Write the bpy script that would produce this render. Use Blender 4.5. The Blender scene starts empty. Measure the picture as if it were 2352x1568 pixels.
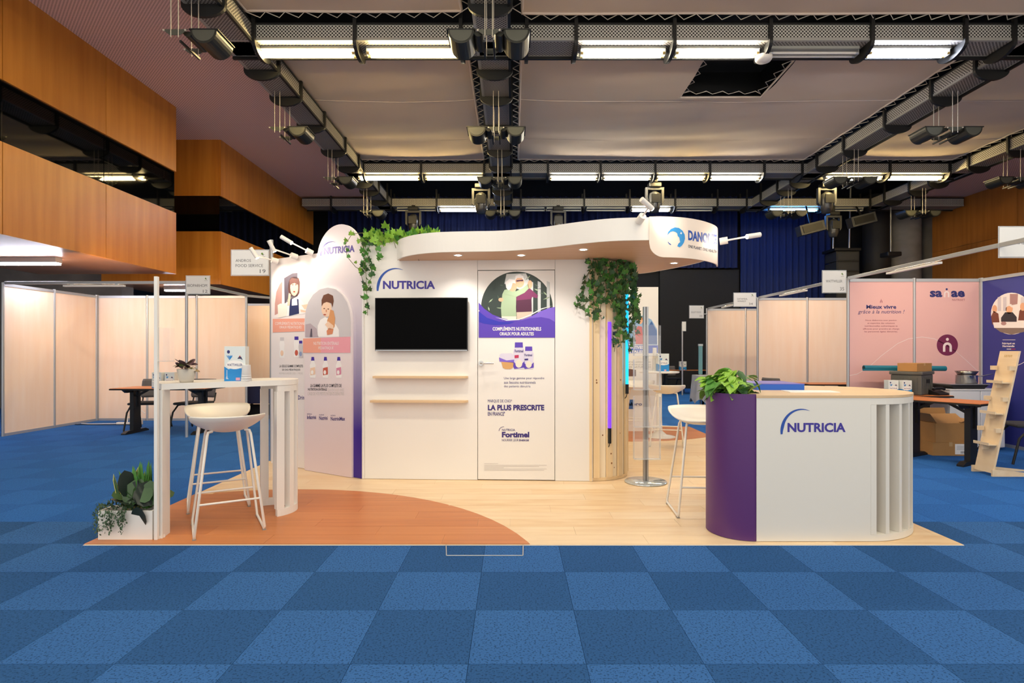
import bpy, math, random
from mathutils import Vector, Matrix
random.seed(7)
scene = bpy.context.scene
COL = scene.collection
PI = math.pi
# ---------------------------------------------------------------- camera, world, exposure
F, HZ, CX, CAMH = 1300.0, 806.0, 1178.0, 1.325      # focal length / horizon / vanishing point in 2352x1568 pixels
cam_d = bpy.data.cameras.new('camera'); cam = bpy.data.objects.new('camera', cam_d); COL.objects.link(cam)
cam.location = (0, 0, CAMH); cam.rotation_euler = (PI/2, 0, 0)
cam_d.sensor_width = 36; cam_d.lens = 36*F/2352
cam_d.shift_x = -(CX-1176)/2352; cam_d.shift_y = (HZ-784)/2352
cam_d.clip_start = .05; cam_d.clip_end = 100
scene.camera = cam
w = bpy.data.worlds.new('hall'); scene.world = w; w.use_nodes = True
w.node_tree.nodes['Background'].inputs[0].default_value = (1.0, .94, .86, 1)
w.node_tree.nodes['Background'].inputs[1].default_value = 0.7  # added ambient fill; the shell is left open behind the camera to admit it
vs = scene.view_settings
vs.view_transform = 'Standard'; vs.look = 'None'; vs.gamma = 1; vs.use_curve_mapping = False
vs.exposure = 0.92
try:
    scene.cycles.use_denoising = True
    scene.cycles.max_bounces = 6; scene.cycles.diffuse_bounces = 3; scene.cycles.glossy_bounces = 3
    scene.cycles.transparent_max_bounces = 12; scene.cycles.transmission_bounces = 4
    scene.cycles.sample_clamp_indirect = 4
except Exception: pass

# ---------------------------------------------------------------- helpers
def lin(h):
    h = h.lstrip('#'); o = []
    for i in (0, 2, 4):
        c = int(h[i:i+2], 16)/255
        o.append(c/12.92 if c <= .04045 else ((c+.055)/1.055)**2.4)
    return (o[0], o[1], o[2], 1)
def at(u, v, Y): return ((u-CX)/F*Y, Y, CAMH-(v-HZ)/F*Y)
def gp(u, v):
    Y = F*CAMH/(v-HZ); return ((u-CX)/F*Y, Y)
MATS = {}
def N(nt, t, **k):
    n = nt.nodes.new(t)
    for a, b in k.items(): setattr(n, a, b)
    return n
def mat(name, col='#808080', rough=.5, metal=0, emit=0, ecol=None, alpha=1, var=None, bump=None, trans=0, spec=.5, col2=None, coat=0, bits=None):
    """var=(scale xyz, amount) mixes col with col2 by noise; bump=(scale xyz, strength)"""
    if name in MATS: return MATS[name]
    m = bpy.data.materials.new(name); MATS[name] = m; m.use_nodes = True
    nt = m.node_tree; b = nt.nodes['Principled BSDF']
    b.inputs['Base Color'].default_value = lin(col); b.inputs['Roughness'].default_value = rough
    b.inputs['Metallic'].default_value = metal; b.inputs['Alpha'].default_value = alpha
    b.inputs['Specular IOR Level'].default_value = spec
    if trans: b.inputs['Transmission Weight'].default_value = trans
    if coat: b.inputs['Coat Weight'].default_value = coat
    if emit:
        b.inputs['Emission Color'].default_value = lin(ecol or col); b.inputs['Emission Strength'].default_value = emit
    if var or bump:
        tc = N(nt, 'ShaderNodeTexCoord')
    def noise(sc, det=4):
        mp = N(nt, 'ShaderNodeMapping'); mp.inputs['Scale'].default_value = sc
        nt.links.new(tc.outputs['Object'], mp.inputs['Vector'])
        n = N(nt, 'ShaderNodeTexNoise'); n.inputs['Scale'].default_value = 1; n.inputs['Detail'].default_value = det
        nt.links.new(mp.outputs[0], n.inputs['Vector']); return n
    if var:
        n = noise(var[0]); r = N(nt, 'ShaderNodeValToRGB')
        k = var[1]; r.color_ramp.elements[0].position = .5-k; r.color_ramp.elements[1].position = .5+k
        r.color_ramp.elements[0].color = lin(col2); r.color_ramp.elements[1].color = lin(col)
        nt.links.new(n.outputs['Fac'], r.inputs[0]); nt.links.new(r.outputs[0], b.inputs['Base Color'])
    if bump:
        n = noise(bump[0], 2); bp = N(nt, 'ShaderNodeBump'); bp.inputs['Strength'].default_value = bump[1]; bp.inputs['Distance'].default_value = .01
        nt.links.new(n.outputs['Fac'], bp.inputs['Height']); nt.links.new(bp.outputs[0], b.inputs['Normal'])
    return m
def perf(name, ax, pitch, rad, col, hole, rough=.4, metal=.6):
    """sheet with a staggered grid of round punched holes, on the plane ax (e.g. 'XZ')"""
    m = bpy.data.materials.new(name); MATS[name] = m; m.use_nodes = True
    nt = m.node_tree; b = nt.nodes['Principled BSDF']; b.inputs['Roughness'].default_value = rough
    tc = N(nt, 'ShaderNodeTexCoord'); sx = N(nt, 'ShaderNodeSeparateXYZ'); nt.links.new(tc.outputs['Object'], sx.inputs[0])
    def M(op, a, bb=None):
        n = N(nt, 'ShaderNodeMath', operation=op)
        for i, q in enumerate((a, bb)):
            if q is None: continue
            if isinstance(q, (int, float)): n.inputs[i].default_value = q
            else: nt.links.new(q, n.inputs[i])
        return n.outputs[0]
    p = M('DIVIDE', sx.outputs[ax[0]], pitch); q = M('DIVIDE', sx.outputs[ax[1]], pitch)
    ds = []
    for o in (0, .5):
        a = M('SUBTRACT', M('FRACT', M('ADD', p, o+100)), .5); c = M('SUBTRACT', M('FRACT', M('ADD', q, o+100)), .5)
        ds.append(M('ADD', M('MULTIPLY', a, a), M('MULTIPLY', c, c)))
    f = M('LESS_THAN', M('MINIMUM', ds[0], ds[1]), rad*rad)
    mx = N(nt, 'ShaderNodeMix', data_type='RGBA'); nt.links.new(f, mx.inputs[0])
    mx.inputs[6].default_value = lin(col); mx.inputs[7].default_value = lin(hole)
    nt.links.new(mx.outputs[2], b.inputs['Base Color'])
    nt.links.new(M('MULTIPLY', M('SUBTRACT', 1, f), metal), b.inputs['Metallic'])
    return m
def gradz(name, z0, c0, z1, c1, rough=.45):
    m = bpy.data.materials.new(name); MATS[name] = m; m.use_nodes = True
    nt = m.node_tree; b = nt.nodes['Principled BSDF']; b.inputs['Roughness'].default_value = rough
    tc = N(nt, 'ShaderNodeTexCoord'); sx = N(nt, 'ShaderNodeSeparateXYZ'); nt.links.new(tc.outputs['Object'], sx.inputs[0])
    mr = N(nt, 'ShaderNodeMapRange'); mr.inputs[1].default_value = z0; mr.inputs[2].default_value = z1
    nt.links.new(sx.outputs['Z'], mr.inputs[0])
    r = N(nt, 'ShaderNodeValToRGB'); r.color_ramp.elements[0].color = lin(c0); r.color_ramp.elements[1].color = lin(c1)
    nt.links.new(mr.outputs[0], r.inputs[0]); nt.links.new(r.outputs[0], b.inputs['Base Color'])
    return m

_font_cache = {}
def text_geo(txt, bold=0.0, shear=0.0, res=2):
    key = (txt, bold, shear)
    if key in _font_cache: return _font_cache[key]
    c = bpy.data.curves.new('t', 'FONT'); c.body = txt; c.size = 1; c.offset = bold; c.shear = shear
    c.resolution_u = res; c.fill_mode = 'FRONT' if False else 'BOTH'
    o = bpy.data.objects.new('t', c)
    me = bpy.data.meshes.new_from_object(o)
    vs_ = [(v.co.x, v.co.y) for v in me.vertices]; fs = [tuple(p.vertices) for p in me.polygons]
    bpy.data.objects.remove(o); bpy.data.curves.remove(c); bpy.data.meshes.remove(me)
    _font_cache[key] = (vs_, fs)
    return vs_, fs

class MB:
    def __init__(s): s.v = []; s.f = []; s.m = []; s.s = []; s.mi = 0
    def add(s, vs, fs, smooth=False, mi=None):
        b = len(s.v); s.v += [tuple(x) for x in vs]
        for f in fs:
            s.f.append(tuple(i+b for i in f)); s.m.append(s.mi if mi is None else mi); s.s.append(smooth)
        return s
    def box(s, x0, x1, y0, y1, z0, z1):
        v = [(x, y, z) for z in (z0, z1) for y in (y0, y1) for x in (x0, x1)]
        return s.add(v, [(0, 2, 3, 1), (4, 5, 7, 6), (0, 1, 5, 4), (2, 6, 7, 3), (0, 4, 6, 2), (1, 3, 7, 5)])
    def obox(s, c, sz, rz=0, rx=0, ry=0):
        R = Matrix.Rotation(rz, 3, 'Z') @ Matrix.Rotation(ry, 3, 'Y') @ Matrix.Rotation(rx, 3, 'X'); c = Vector(c)
        v = [c+R @ Vector((x*sz[0]/2, y*sz[1]/2, z*sz[2]/2)) for z in (-1, 1) for y in (-1, 1) for x in (-1, 1)]
        return s.add(v, [(0, 2, 3, 1), (4, 5, 7, 6), (0, 1, 5, 4), (2, 6, 7, 3), (0, 4, 6, 2), (1, 3, 7, 5)])
    def prism(s, poly, z0, z1, smooth=False):
        n = len(poly)
        if sum(poly[i][0]*poly[(i+1) % n][1]-poly[(i+1) % n][0]*poly[i][1] for i in range(n)) < 0: poly = poly[::-1]
        v = [(x, y, z0) for x, y in poly]+[(x, y, z1) for x, y in poly]
        s.add(v, [tuple(range(n-1, -1, -1)), tuple(range(n, 2*n))])
        return s.add(v, [(i, (i+1) % n, n+(i+1) % n, n+i) for i in range(n)], smooth)
    def prism_xz(s, poly, y0, y1, smooth=False):
        n = len(poly)
        if sum(poly[i][0]*poly[(i+1) % n][1]-poly[(i+1) % n][0]*poly[i][1] for i in range(n)) < 0: poly = poly[::-1]
        v = [(x, y0, z) for x, z in poly]+[(x, y1, z) for x, z in poly]
        s.add(v, [tuple(range(n)), tuple(range(2*n-1, n-1, -1))])
        return s.add(v, [((i+1) % n, i, n+i, n+(i+1) % n) for i in range(n)], smooth)
    def prism_yz(s, poly, x0, x1, smooth=False):
        n = len(poly)
        if sum(poly[i][0]*poly[(i+1) % n][1]-poly[(i+1) % n][0]*poly[i][1] for i in range(n)) < 0: poly = poly[::-1]
        v = [(x0, y, z) for y, z in poly]+[(x1, y, z) for y, z in poly]
        s.add(v, [tuple(range(n-1, -1, -1)), tuple(range(n, 2*n))])
        return s.add(v, [(i, (i+1) % n, n+(i+1) % n, n+i) for i in range(n)], smooth)
    def tube(s, pts, r, n=8, closed=False):
        pts = [Vector(p) for p in pts]; k = len(pts); vs_ = []; prev = None
        for i, p in enumerate(pts):
            a = pts[i-1] if (i or closed) else p; b = pts[(i+1) % k] if (i < k-1 or closed) else p
            t = (b-a).normalized()
            if prev is None:
                up = Vector((0, 0, 1)) if abs(t.z) < .9 else Vector((1, 0, 0))
                nx = t.cross(up).normalized()
            else:
                nx = (prev-t*prev.dot(t)).normalized()
            prev = nx; ny = t.cross(nx)
            rr = r[i] if isinstance(r, (list, tuple)) else r
            vs_ += [p+(nx*math.cos(2*PI*j/n)+ny*math.sin(2*PI*j/n))*rr for j in range(n)]
        fs = []
        for i in range(k if closed else k-1):
            o = i*n; q = ((i+1) % k)*n
            fs += [(o+j, o+(j+1) % n, q+(j+1) % n, q+j) for j in range(n)]
        s.add(vs_, fs, True)
        if not closed: s.add(vs_, [tuple(range(n-1, -1, -1)), tuple(range((k-1)*n, k*n))])
        return s
    def cyl(s, p0, p1, r0, r1=None, n=16): return s.tube([p0, p1], [r0, r0 if r1 is None else r1], n)
    def lathe(s, prof, n=24, c=(0, 0), a0=0, a1=2*PI, smooth=True):
        full = abs(a1-a0-2*PI) < 1e-6; k = n if full else n+1; vs_ = []
        for i in range(k):
            a = a0+(a1-a0)*i/n
            vs_ += [(c[0]+r*math.cos(a), c[1]+r*math.sin(a), z) for r, z in prof]
        m = len(prof); fs = []
        for i in range(n):
            p, q = i*m, ((i+1) % k)*m
            fs += [(p+j, q+j, q+j+1, p+j+1) for j in range(m-1)]
        return s.add(vs_, fs, smooth)
    def quad(s, a, b, c, d): return s.add([a, b, c, d], [(0, 1, 2, 3)])
    def flat(s, pts, fn, mi=None):
        """a flat printed polygon; fn maps 2-D points onto the surface"""
        v = [fn(*p) for p in pts]
        return s.add(v, [tuple(range(len(v)))], mi=mi)
    def text(s, txt, bx, fn, mi=None, bold=0.0, shear=0.0, res=2, hold=False):
        """lettering fitted into the box x0,y0,x1,y1 (y down) and laid on the surface by fn"""
        vs_, fs = text_geo(txt, bold, shear, res)
        if not vs_: return s
        xs = [p[0] for p in vs_]; ys = [p[1] for p in vs_]
        a, b, c, d = min(xs), max(xs), min(ys), max(ys)
        x0, y0, x1, y1 = bx
        return s.add([fn(x0+(p[0]-a)/(b-a)*(x1-x0), y1-(p[1]-c)/(d-c)*(y1-y0)) for p in vs_], fs, mi=mi)
    def build(s, name, mats, parent=None, loc=(0, 0, 0), rz=0, bevel=0):
        me = bpy.data.meshes.new(name); me.from_pydata(s.v, [], s.f)
        if not isinstance(mats, (list, tuple)): mats = [mats]
        for m in mats: me.materials.append(m)
        me.polygons.foreach_set('material_index', s.m); me.polygons.foreach_set('use_smooth', s.s)
        me.update()
        o = bpy.data.objects.new(name, me); COL.objects.link(o)
        o.location = loc; o.rotation_euler = (0, 0, rz)
        if parent is not None: o.parent = parent
        if bevel:
            bm = o.modifiers.new('edge', 'BEVEL'); bm.width = bevel; bm.segments = 2; bm.limit_method = 'ANGLE'; bm.angle_limit = .7
        return o
def tag(o, label, cat, group=None):
    o['label'] = label; o['category'] = cat
    if group: o['group'] = group
    return o
def struct(o, label=None, cat=None):
    o['kind'] = 'structure'
    if label: o['label'] = label
    if cat: o['category'] = cat
    return o
def thing(name, label=None, cat=None, loc=(0, 0, 0), rz=0, group=None):
    o = bpy.data.objects.new(name, None); COL.objects.link(o); o.empty_display_size = .1
    o.location = loc; o.rotation_euler = (0, 0, rz)
    if label: tag(o, label, cat, group)
    return o
def dup(root, loc=None, rz=None, label=None, group=None):
    def cp(o, par):
        c = o.copy(); COL.objects.link(c); c.parent = par
        for ch in [x for x in KIDS.get(o.name, [])]: cp(ch, c)
        return c
    KIDS = {}
    for o in COL.objects:
        if o.parent: KIDS.setdefault(o.parent.name, []).append(o)
    r = cp(root, None)
    if loc is not None: r.location = loc
    if rz is not None: r.rotation_euler = (0, 0, rz)
    if label: r['label'] = label
    if group: r['group'] = group
    return r
def inst(src, parent, loc, rot, sc=1, name=None):
    c = bpy.data.objects.new(name or src.name, src); COL.objects.link(c)
    c.parent = parent; c.location = loc; c.rotation_euler = rot
    c.scale = (sc, sc, sc) if not isinstance(sc, tuple) else sc
    return c
class Pl:
    """a vertical plane: origin, direction angle; turns a photo pixel into (along, height) on it"""
    def __init__(s, x, y, ang): s.x, s.y, s.a = x, y, ang
    def uv(s, u, v):
        k = (u-CX)/F; ca, sa = math.cos(s.a), math.sin(s.a)
        t = (s.x-k*s.y)/(k*sa-ca); Y = s.y+t*sa
        return t, CAMH-(v-HZ)/F*Y
    def crop(s, ox, oy, sc, off):
        def f(zx, zy):
            a, z = s.uv(ox+zx/sc, oy+zy/sc); return (a, -off, z)
        return f
def arc(cx, cy, r, a0, a1, n):
    return [(cx+r*math.cos(a0+(a1-a0)*i/n), cy+r*math.sin(a0+(a1-a0)*i/n)) for i in range(n+1)]
def ellipse(cx, cy, rx, ry, n=20): return [(cx+rx*math.cos(2*PI*i/n), cy+ry*math.sin(2*PI*i/n)) for i in range(n)]

# ---------------------------------------------------------------- materials
WHITE = mat('white_paint', '#efebe3', .45)
WHITEW = mat('white_wall', '#efebe4', .5, bump=((60, 60, 60), .04))
STOOLW = mat('stool_plastic', '#f1eadd', .35)
BLACK = mat('black_metal', '#0f1011', .5)
BLACKM = mat('black_matte', '#0b0b0c', .8)
DKGREY = mat('dark_grey', '#3b3c3e', .5)
GREYP = mat('pendant_grey', '#272823', .4, metal=.2)
ALU = mat('aluminium', '#b9bcc0', .35, metal=.55)
STEEL = mat('steel', '#c9c9c8', .2, metal=1)
CABLE = mat('steel_cable', '#c9c2b4', .4, metal=.4)
OAK = mat('pale_oak', '#e0c39c', .45, var=((1.5, 40, 40), .3), col2='#d3b288')
PINE = mat('pine', '#f0d8ae', .5, var=((14, 14, .8), .25), col2='#e8c896')
PINE2 = mat('pine_light', '#f8ecd4', .5, var=((14, 14, .8), .25), col2='#f2deba')
KNOT = mat('pine_knot', '#8a5a34', .6)
SOFFIT = mat('soffit_wood', '#d8b491', .45, var=((3, 40, 30), .25), col2='#cda37b')
MAPLE = mat('maple_panel', '#fbe6d3', .5, var=((9, 9, .9), .28), col2='#f7dac0')
WOODWALL = mat('wood_wall', '#d08a34', .35, var=((7, 7, .5), .22), col2='#b87022', bump=((50, 50, 2), .03))
WOODR = mat('wood_wall_red', '#bd7a34', .4, var=((5, 7, .5), .25), col2='#a06226')
CONCRETE = mat('concrete', '#8f8b87', .8, var=((1.5, 1.5, 2.5), .3), col2='#6d6966', bump=((20, 20, 20), .1))
GLASSD = mat('dark_glass', '#050607', .03, spec=.8)
FABRIC = mat('ceiling_fabric', '#cdbaa6', .9, bump=((140, 140, 140), .03))
SEAM = mat('fabric_hem', '#cfc0b2', .9)
CORD = mat('white_cord', '#c9c0b4', .7)
PURPLE = mat('purple_laminate', '#5a2f6e', .4)
INDIGO = mat('indigo_print', '#3d3297', .45)
INDIGO2 = mat('indigo_text', '#3a2a78', .45)
BLUEP = mat('blue_print', '#1f4fa8', .45)
GREYT = mat('grey_text', '#8d8a88', .6)
LGREYT = mat('pale_grey_text', '#cdc6c0', .6)
DARKT = mat('dark_text', '#33323a', .6)
WHITEP = mat('white_print', '#f6f2ee', .5)
NAVY = mat('navy_print', '#2b2f72', .5)
PINKW = mat('pink_print', '#eebdb9', .55)
MAROON = mat('maroon_print', '#7a2a52', .5)
SIGNW = mat('sign_white', '#e8e8e6', .4)
CARTON = mat('cardboard', '#b98a52', .75, var=((6, 6, 6), .4), col2='#ad7d47')
CARTON2 = mat('cardboard_inside', '#a97c4a', .8)
ORTOP = mat('orange_table_top', '#d9864b', .4, var=((3, 30, 30), .3), col2='#cc773d')
CYAN = mat('carton_blue', '#1587cf', .4)
CRATE = mat('crate_grey', '#55544f', .5)
ACRYL = mat('clear_acrylic', '#f4f6f8', .05, alpha=.09, spec=.5)
ACRYL2 = mat('acrylic_edge', '#dfe6ea', .1, alpha=.4)
SKIN = mat('print_skin', '#e8b48e', .5); SKIN2 = mat('print_skin_light', '#f3cfb2', .5)
HAIRD = mat('print_brown_hair', '#6e4430', .5); HAIRK = mat('print_black_hair', '#7d564e', .5)
PGREY = mat('print_grey', '#cdc7c6', .5); PDARK = mat('print_dark', '#33403a', .5)
LEAFA = mat('leaf_lime', '#a0cc4c', .45, var=((9, 9, 9), .3), col2='#74aa34')
LEAFB = mat('leaf_mid', '#62a044', .45, var=((9, 9, 9), .3), col2='#3f7a2e')
LEAFC = mat('leaf_dark', '#456f3c', .4, var=((9, 9, 9), .3), col2='#2c4e2a')
LEAFD = mat('leaf_black_green', '#24302a', .35)
LEAFY = mat('leaf_yellow_edge', '#d9cf78', .5)
LEAFR = mat('leaf_bronze', '#6a5442', .4)
LEAFG = mat('leaf_grey_green', '#50684c', .6)
STEM = mat('stem', '#6a6a38', .7)
SOIL = mat('soil', '#3a2c20', .95)
POT = mat('cement_pot', '#c9c1b4', .8)
CLOTHN = mat('navy_cloth', '#161c44', .8)
CHAIRG = mat('chair_grey', '#5d5a5c', .7)
# ================================================================ THE ROOM
def carpet(name, c1, c2, spk):
    m = mat(name, c1, .95, var=((2.2, 2.2, 2.2), .35), col2=c2)
    nt = m.node_tree; b = nt.nodes['Principled BSDF']; src = b.inputs['Base Color'].links[0].from_socket
    tc = N(nt, 'ShaderNodeTexCoord'); n = N(nt, 'ShaderNodeTexNoise'); n.inputs['Scale'].default_value = 95; n.inputs['Detail'].default_value = 1
    nt.links.new(tc.outputs['Object'], n.inputs['Vector'])
    r = N(nt, 'ShaderNodeValToRGB'); r.color_ramp.elements[0].position = .36; r.color_ramp.elements[1].position = .46
    nt.links.new(n.outputs['Fac'], r.inputs[0])
    mx = N(nt, 'ShaderNodeMix', data_type='RGBA'); nt.links.new(r.outputs[0], mx.inputs[0])
    mx.inputs[6].default_value = lin(spk); nt.links.new(src, mx.inputs[7]); nt.links.new(mx.outputs[2], b.inputs['Base Color'])
    b.inputs['Specular IOR Level'].default_value = .1
    return m
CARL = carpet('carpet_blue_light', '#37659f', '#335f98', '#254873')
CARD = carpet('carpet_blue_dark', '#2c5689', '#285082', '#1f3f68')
floor = MB().box(-12, 16, -1.5, 21, -.3, -.006).build('floor', CARD); struct(floor, 'blue carpet tile floor of the hall', 'floor')
PX0, PX1, PY0, PY1 = -2.931, 3.077, 3.858, 9.866          # the booth's 6 x 6 m laminate floor
tl = []
for i in range(-24, 32):
    for j in range(-7, 36):
        x0, y0 = -.189+.5*i, 2.397+.5*j
        if x0 > PX0 and x0+.5 < PX1 and y0 > PY0 and y0+.5 < PY1: continue
        if x0 < -11.9 or x0 > 15.4 or y0 > 20.4: continue
        cx_, cy_ = x0+.25, y0+.25
        vis = cy_ > 2.1 and abs(cx_) < .93*cy_+.2
        tl.append((0 if vis else 1, cy_*cy_+cx_*cx_*.2, i, j, x0, y0))
tl.sort()
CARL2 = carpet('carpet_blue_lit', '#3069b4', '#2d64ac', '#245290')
CARD2 = carpet('carpet_blue_dark_lit', '#2c63ac', '#295ea4', '#224e88')
tmesh = {}
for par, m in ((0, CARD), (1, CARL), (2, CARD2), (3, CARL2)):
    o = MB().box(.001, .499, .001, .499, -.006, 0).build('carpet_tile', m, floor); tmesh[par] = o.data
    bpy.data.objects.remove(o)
far = MB()
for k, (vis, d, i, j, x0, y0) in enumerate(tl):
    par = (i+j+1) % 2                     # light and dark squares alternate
    if y0 > 4.1: par += 2  # farther tiles: nap reflection and brighter light painted in as closer blues
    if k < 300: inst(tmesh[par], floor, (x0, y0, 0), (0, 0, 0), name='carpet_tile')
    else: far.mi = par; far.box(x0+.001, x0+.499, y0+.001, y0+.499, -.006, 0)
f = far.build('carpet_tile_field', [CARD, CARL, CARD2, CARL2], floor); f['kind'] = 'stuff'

# ---- laminate floor of the booth, built plank by plank
def laminate(name, c1, c2, c3, sc):
    m = mat(name, c1, .38, var=(sc, .22), col2=c2)
    nt = m.node_tree; b = nt.nodes['Principled BSDF']; src = b.inputs['Base Color'].links[0].from_socket
    oi = N(nt, 'ShaderNodeObjectInfo'); mx = N(nt, 'ShaderNodeMix', data_type='RGBA')
    mr = N(nt, 'ShaderNodeMath', operation='MULTIPLY'); mr.inputs[1].default_value = .45; nt.links.new(oi.outputs['Random'], mr.inputs[0])
    nt.links.new(mr.outputs[0], mx.inputs[0]); nt.links.new(src, mx.inputs[6]); mx.inputs[7].default_value = lin(c3)
    nt.links.new(mx.outputs[2], b.inputs['Base Color'])
    return m
LAMP = laminate('pale_laminate', '#ecd0a6', '#dcb684', '#f0dcbc', (2.2, 16, 1))
LAMO = laminate('orange_laminate', '#c8793e', '#b0622c', '#d2884c', (1.2, 26, 1))
plat = MB().box(PX0, PX1, PY0, PY1, 0, .003).build('booth_floor', mat('laminate_edge', '#f3e6d2', .5)); plat.name = 'floor_booth'
struct(plat, 'pale wood laminate floor of the exhibition booth with orange circles', 'floor')
rw = .193
def plank_rows(x0, x1, y0, y1, L, off):
    y = y0; r = 0
    while y < y1-.01:
        x = x0-((r*off) % 1)*L
        while x < x1:
            a, b_ = max(x, x0), min(x+L, x1)
            if b_-a > .02: yield a, b_, y, min(y+rw, y1)
            x += L
        y += rw; r += 1
for a, b_, c, d in plank_rows(PX0+.006, PX1-.006, PY0+.006, PY1-.006, 1.285, .37):
    MB().box(a+.0007, b_-.0007, c+.0007, d-.0007, .003, .007).build('plank', LAMP, plat)
def clip_poly(poly, cx, cy, r, n=72):
    c = [(cx+r*math.cos(2*PI*i/n), cy+r*math.sin(2*PI*i/n)) for i in range(n)]
    out = poly
    for i in range(n):
        a, b = c[i], c[(i+1) % n]; inp = out; out = []
        if not inp: return []
        ins = lambda p: (b[0]-a[0])*(p[1]-a[1])-(b[1]-a[1])*(p[0]-a[0]) >= 0
        for k in range(len(inp)):
            p, q = inp[k-1], inp[k]
            if ins(p) != ins(q):
                d1 = (b[0]-a[0])*(p[1]-a[1])-(b[1]-a[1])*(p[0]-a[0]); d2 = (b[0]-a[0])*(q[1]-a[1])-(b[1]-a[1])*(q[0]-a[0])
                t = d1/(d1-d2); out.append((p[0]+t*(q[0]-p[0]), p[1]+t*(q[1]-p[1])))
            if ins(q): out.append(q)
    return out
for ccx, ccy, cr in ((-2.02, 3.13, 2.26), (1.7, 10.35, 2.1)):
    for a, b_, c, d in plank_rows(PX0+.004, PX1-.004, PY0+.004, PY1-.004, 1.22, .41):
        p = clip_poly([(a+.0008, c+.0008), (b_-.0008, c+.0008), (b_-.0008, d-.0008), (a+.0008, d-.0008)], ccx, ccy, cr)
        if len(p) > 2:
            ar = abs(sum(p[i-1][0]*p[i][1]-p[i][0]*p[i-1][1] for i in range(len(p))))/2
            if ar > .004: MB().prism(p, .007, .010).build('plank', LAMO, plat)
FZ = .010                                  # walking level of the booth floor
hatch = MB()
for a, b_ in (((-.455, 3.858), (-.43, 3.665)), ((-.43, 3.665), (.065, 3.665)), ((.065, 3.665), (.07, 3.858))):
    hatch.tube([(a[0], a[1], .002), (b_[0], b_[1], .002)], .004, 5)
hatch.build('floor_hatch_rim', ALU, floor)

# ---- walls and ceiling
CZ = 6.1
def boxs(name, x0, x1, y0, y1, z0, z1, m, parent=None, bevel=0):
    return MB().box(x0, x1, y0, y1, z0, z1).build(name, m, parent, bevel=bevel)
struct(boxs('wall_back', -12, 16, 20.2, 20.4, 0, 7, mat('back_wall_black', '#0d0d0e', .9)), 'matt black back wall of the hall', 'wall')
struct(boxs('wall_rear_right', 5.2, 8.0, 20.0, 20.2, 0, 4.2, mat('stage_panel', '#141414', .85)), 'black stage panel low on the back wall', 'wall')
DECK = mat('deck_black', '#0a0a0b', .9)
struct(boxs('ceiling', -12, 16, 1, 20.4, 6.75, 6.9, DECK), 'black upper deck above the ceiling fabric', 'ceiling')
PERFC = perf('ceiling_perforated', ('X', 'Y'), .05, .22, '#e2bcb2', '#a08278', .8, 0)
struct(boxs('ceiling_left', -12, -4.3, 1, 18.4, CZ, CZ+.06, PERFC), 'dusty pink perforated ceiling above the wooden balconies', 'ceiling')
struct(boxs('ceiling_right', 11.55, 16, 1, 18.4, CZ, CZ+.06, PERFC), 'dusty pink perforated ceiling beside the right wooden wall', 'ceiling')
struct(boxs('wall_left', -12.2, -12, 1, 20.4, 0, 6.9, CONCRETE), 'concrete outer wall on the left', 'wall')
struct(boxs('wall_rear_left', -12, -9.05, 13.1, 13.5, 0, 6.1, CONCRETE), 'rough grey concrete wall under the balconies', 'wall')
# wooden balcony boxes: panels and panes one by one
def balcony(name, label, ys, gl, y_start_face, y_end):
    root = thing(name); struct(root, label, 'wall')
    X = -6.6
    zs = ((2.835, 4.03), (4.835, CZ))
    for a, b_ in zip(ys[:-1], ys[1:]):
        for z0, z1 in zs: boxs('wood_panel', X-.06, X, a+.006, b_-.006, z0, z1, WOODWALL, root)
    for a, b_ in zip(gl[:-1], gl[1:]): boxs('glass_pane', X-.055, X-.035, a+.008, b_-.008, 4.03, 4.835, GLASSD, root)
    boxs('inner_wall', -9.1, X-.7, ys[0]+.1, ys[-1]-.1, 4.0, 4.9, BLACKM, root)
    for yy, s in ((ys[0], 1), (ys[-1], -1)):
        for z0, z1 in zs: MB().box(-9.3, X-.062, min(yy, yy+s*.06), max(yy, yy+s*.06), z0, z1).build('wood_panel', WOODWALL, root)
        MB().box(-9.3, X-.062, min(yy+s*.02, yy+s*.04), max(yy+s*.02, yy+s*.04), 4.03, 4.835).build('glass_pane', GLASSD, root)
    boxs('soffit', -9.3, X-.062, ys[0]+.062, ys[-1]-.062, 2.835, 2.87, mat('soffit_copper', '#b07a58', .35, var=((3, 1, 1), .3), col2='#a06a48'), root)
    return root
balcony('wall_left_balcony', 'near wooden balcony box with a dark window band', [3.6, 5.48, 7.32, 9.18, 11.1], [3.6, 5.48, 7.32, 9.18, 11.1], 0, 0)
balcony('wall_left_far_balcony', 'far wooden balcony box with a dark window band', [12.79, 15.75, 18.73], [12.79, 14.18, 15.63, 17.1, 18.73], 0, 0)
# right wooden wall in boards, concrete columns
wr = thing('wall_right'); struct(wr, 'brown wooden panel wall on the right', 'wall')
for j in range(12):
    y0, y1 = 18.9-1.6*(j+1), 18.9-1.6*j
    for z0, z1 in ((0, 1.6), (1.6, 3.1), (3.1, 4.6), (4.6, CZ)):
        boxs('wood_panel', 14, 14.08, y0+.006, y1-.006, z0+.004, z1-.004, WOODR, wr)
struct(boxs('wall_right_outer', 14.1, 14.3, 1, 20.4, 0, 6.9, CONCRETE), 'concrete wall behind the right wood panels', 'wall')
o = MB(); o.lathe([(.5, 0), (.5, 6.6)], 28, (13.4, 19.4)); struct(o.build('column', CONCRETE), 'round grey concrete column next to the right wood wall', 'column')
o = MB(); o.lathe([(.42, 0), (.42, 6.6)], 28, (12.4, 19.3)); struct(o.build('column', mat('column_black', '#1c1c1d', .7)), 'round black column beside the grey column', 'column')
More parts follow.
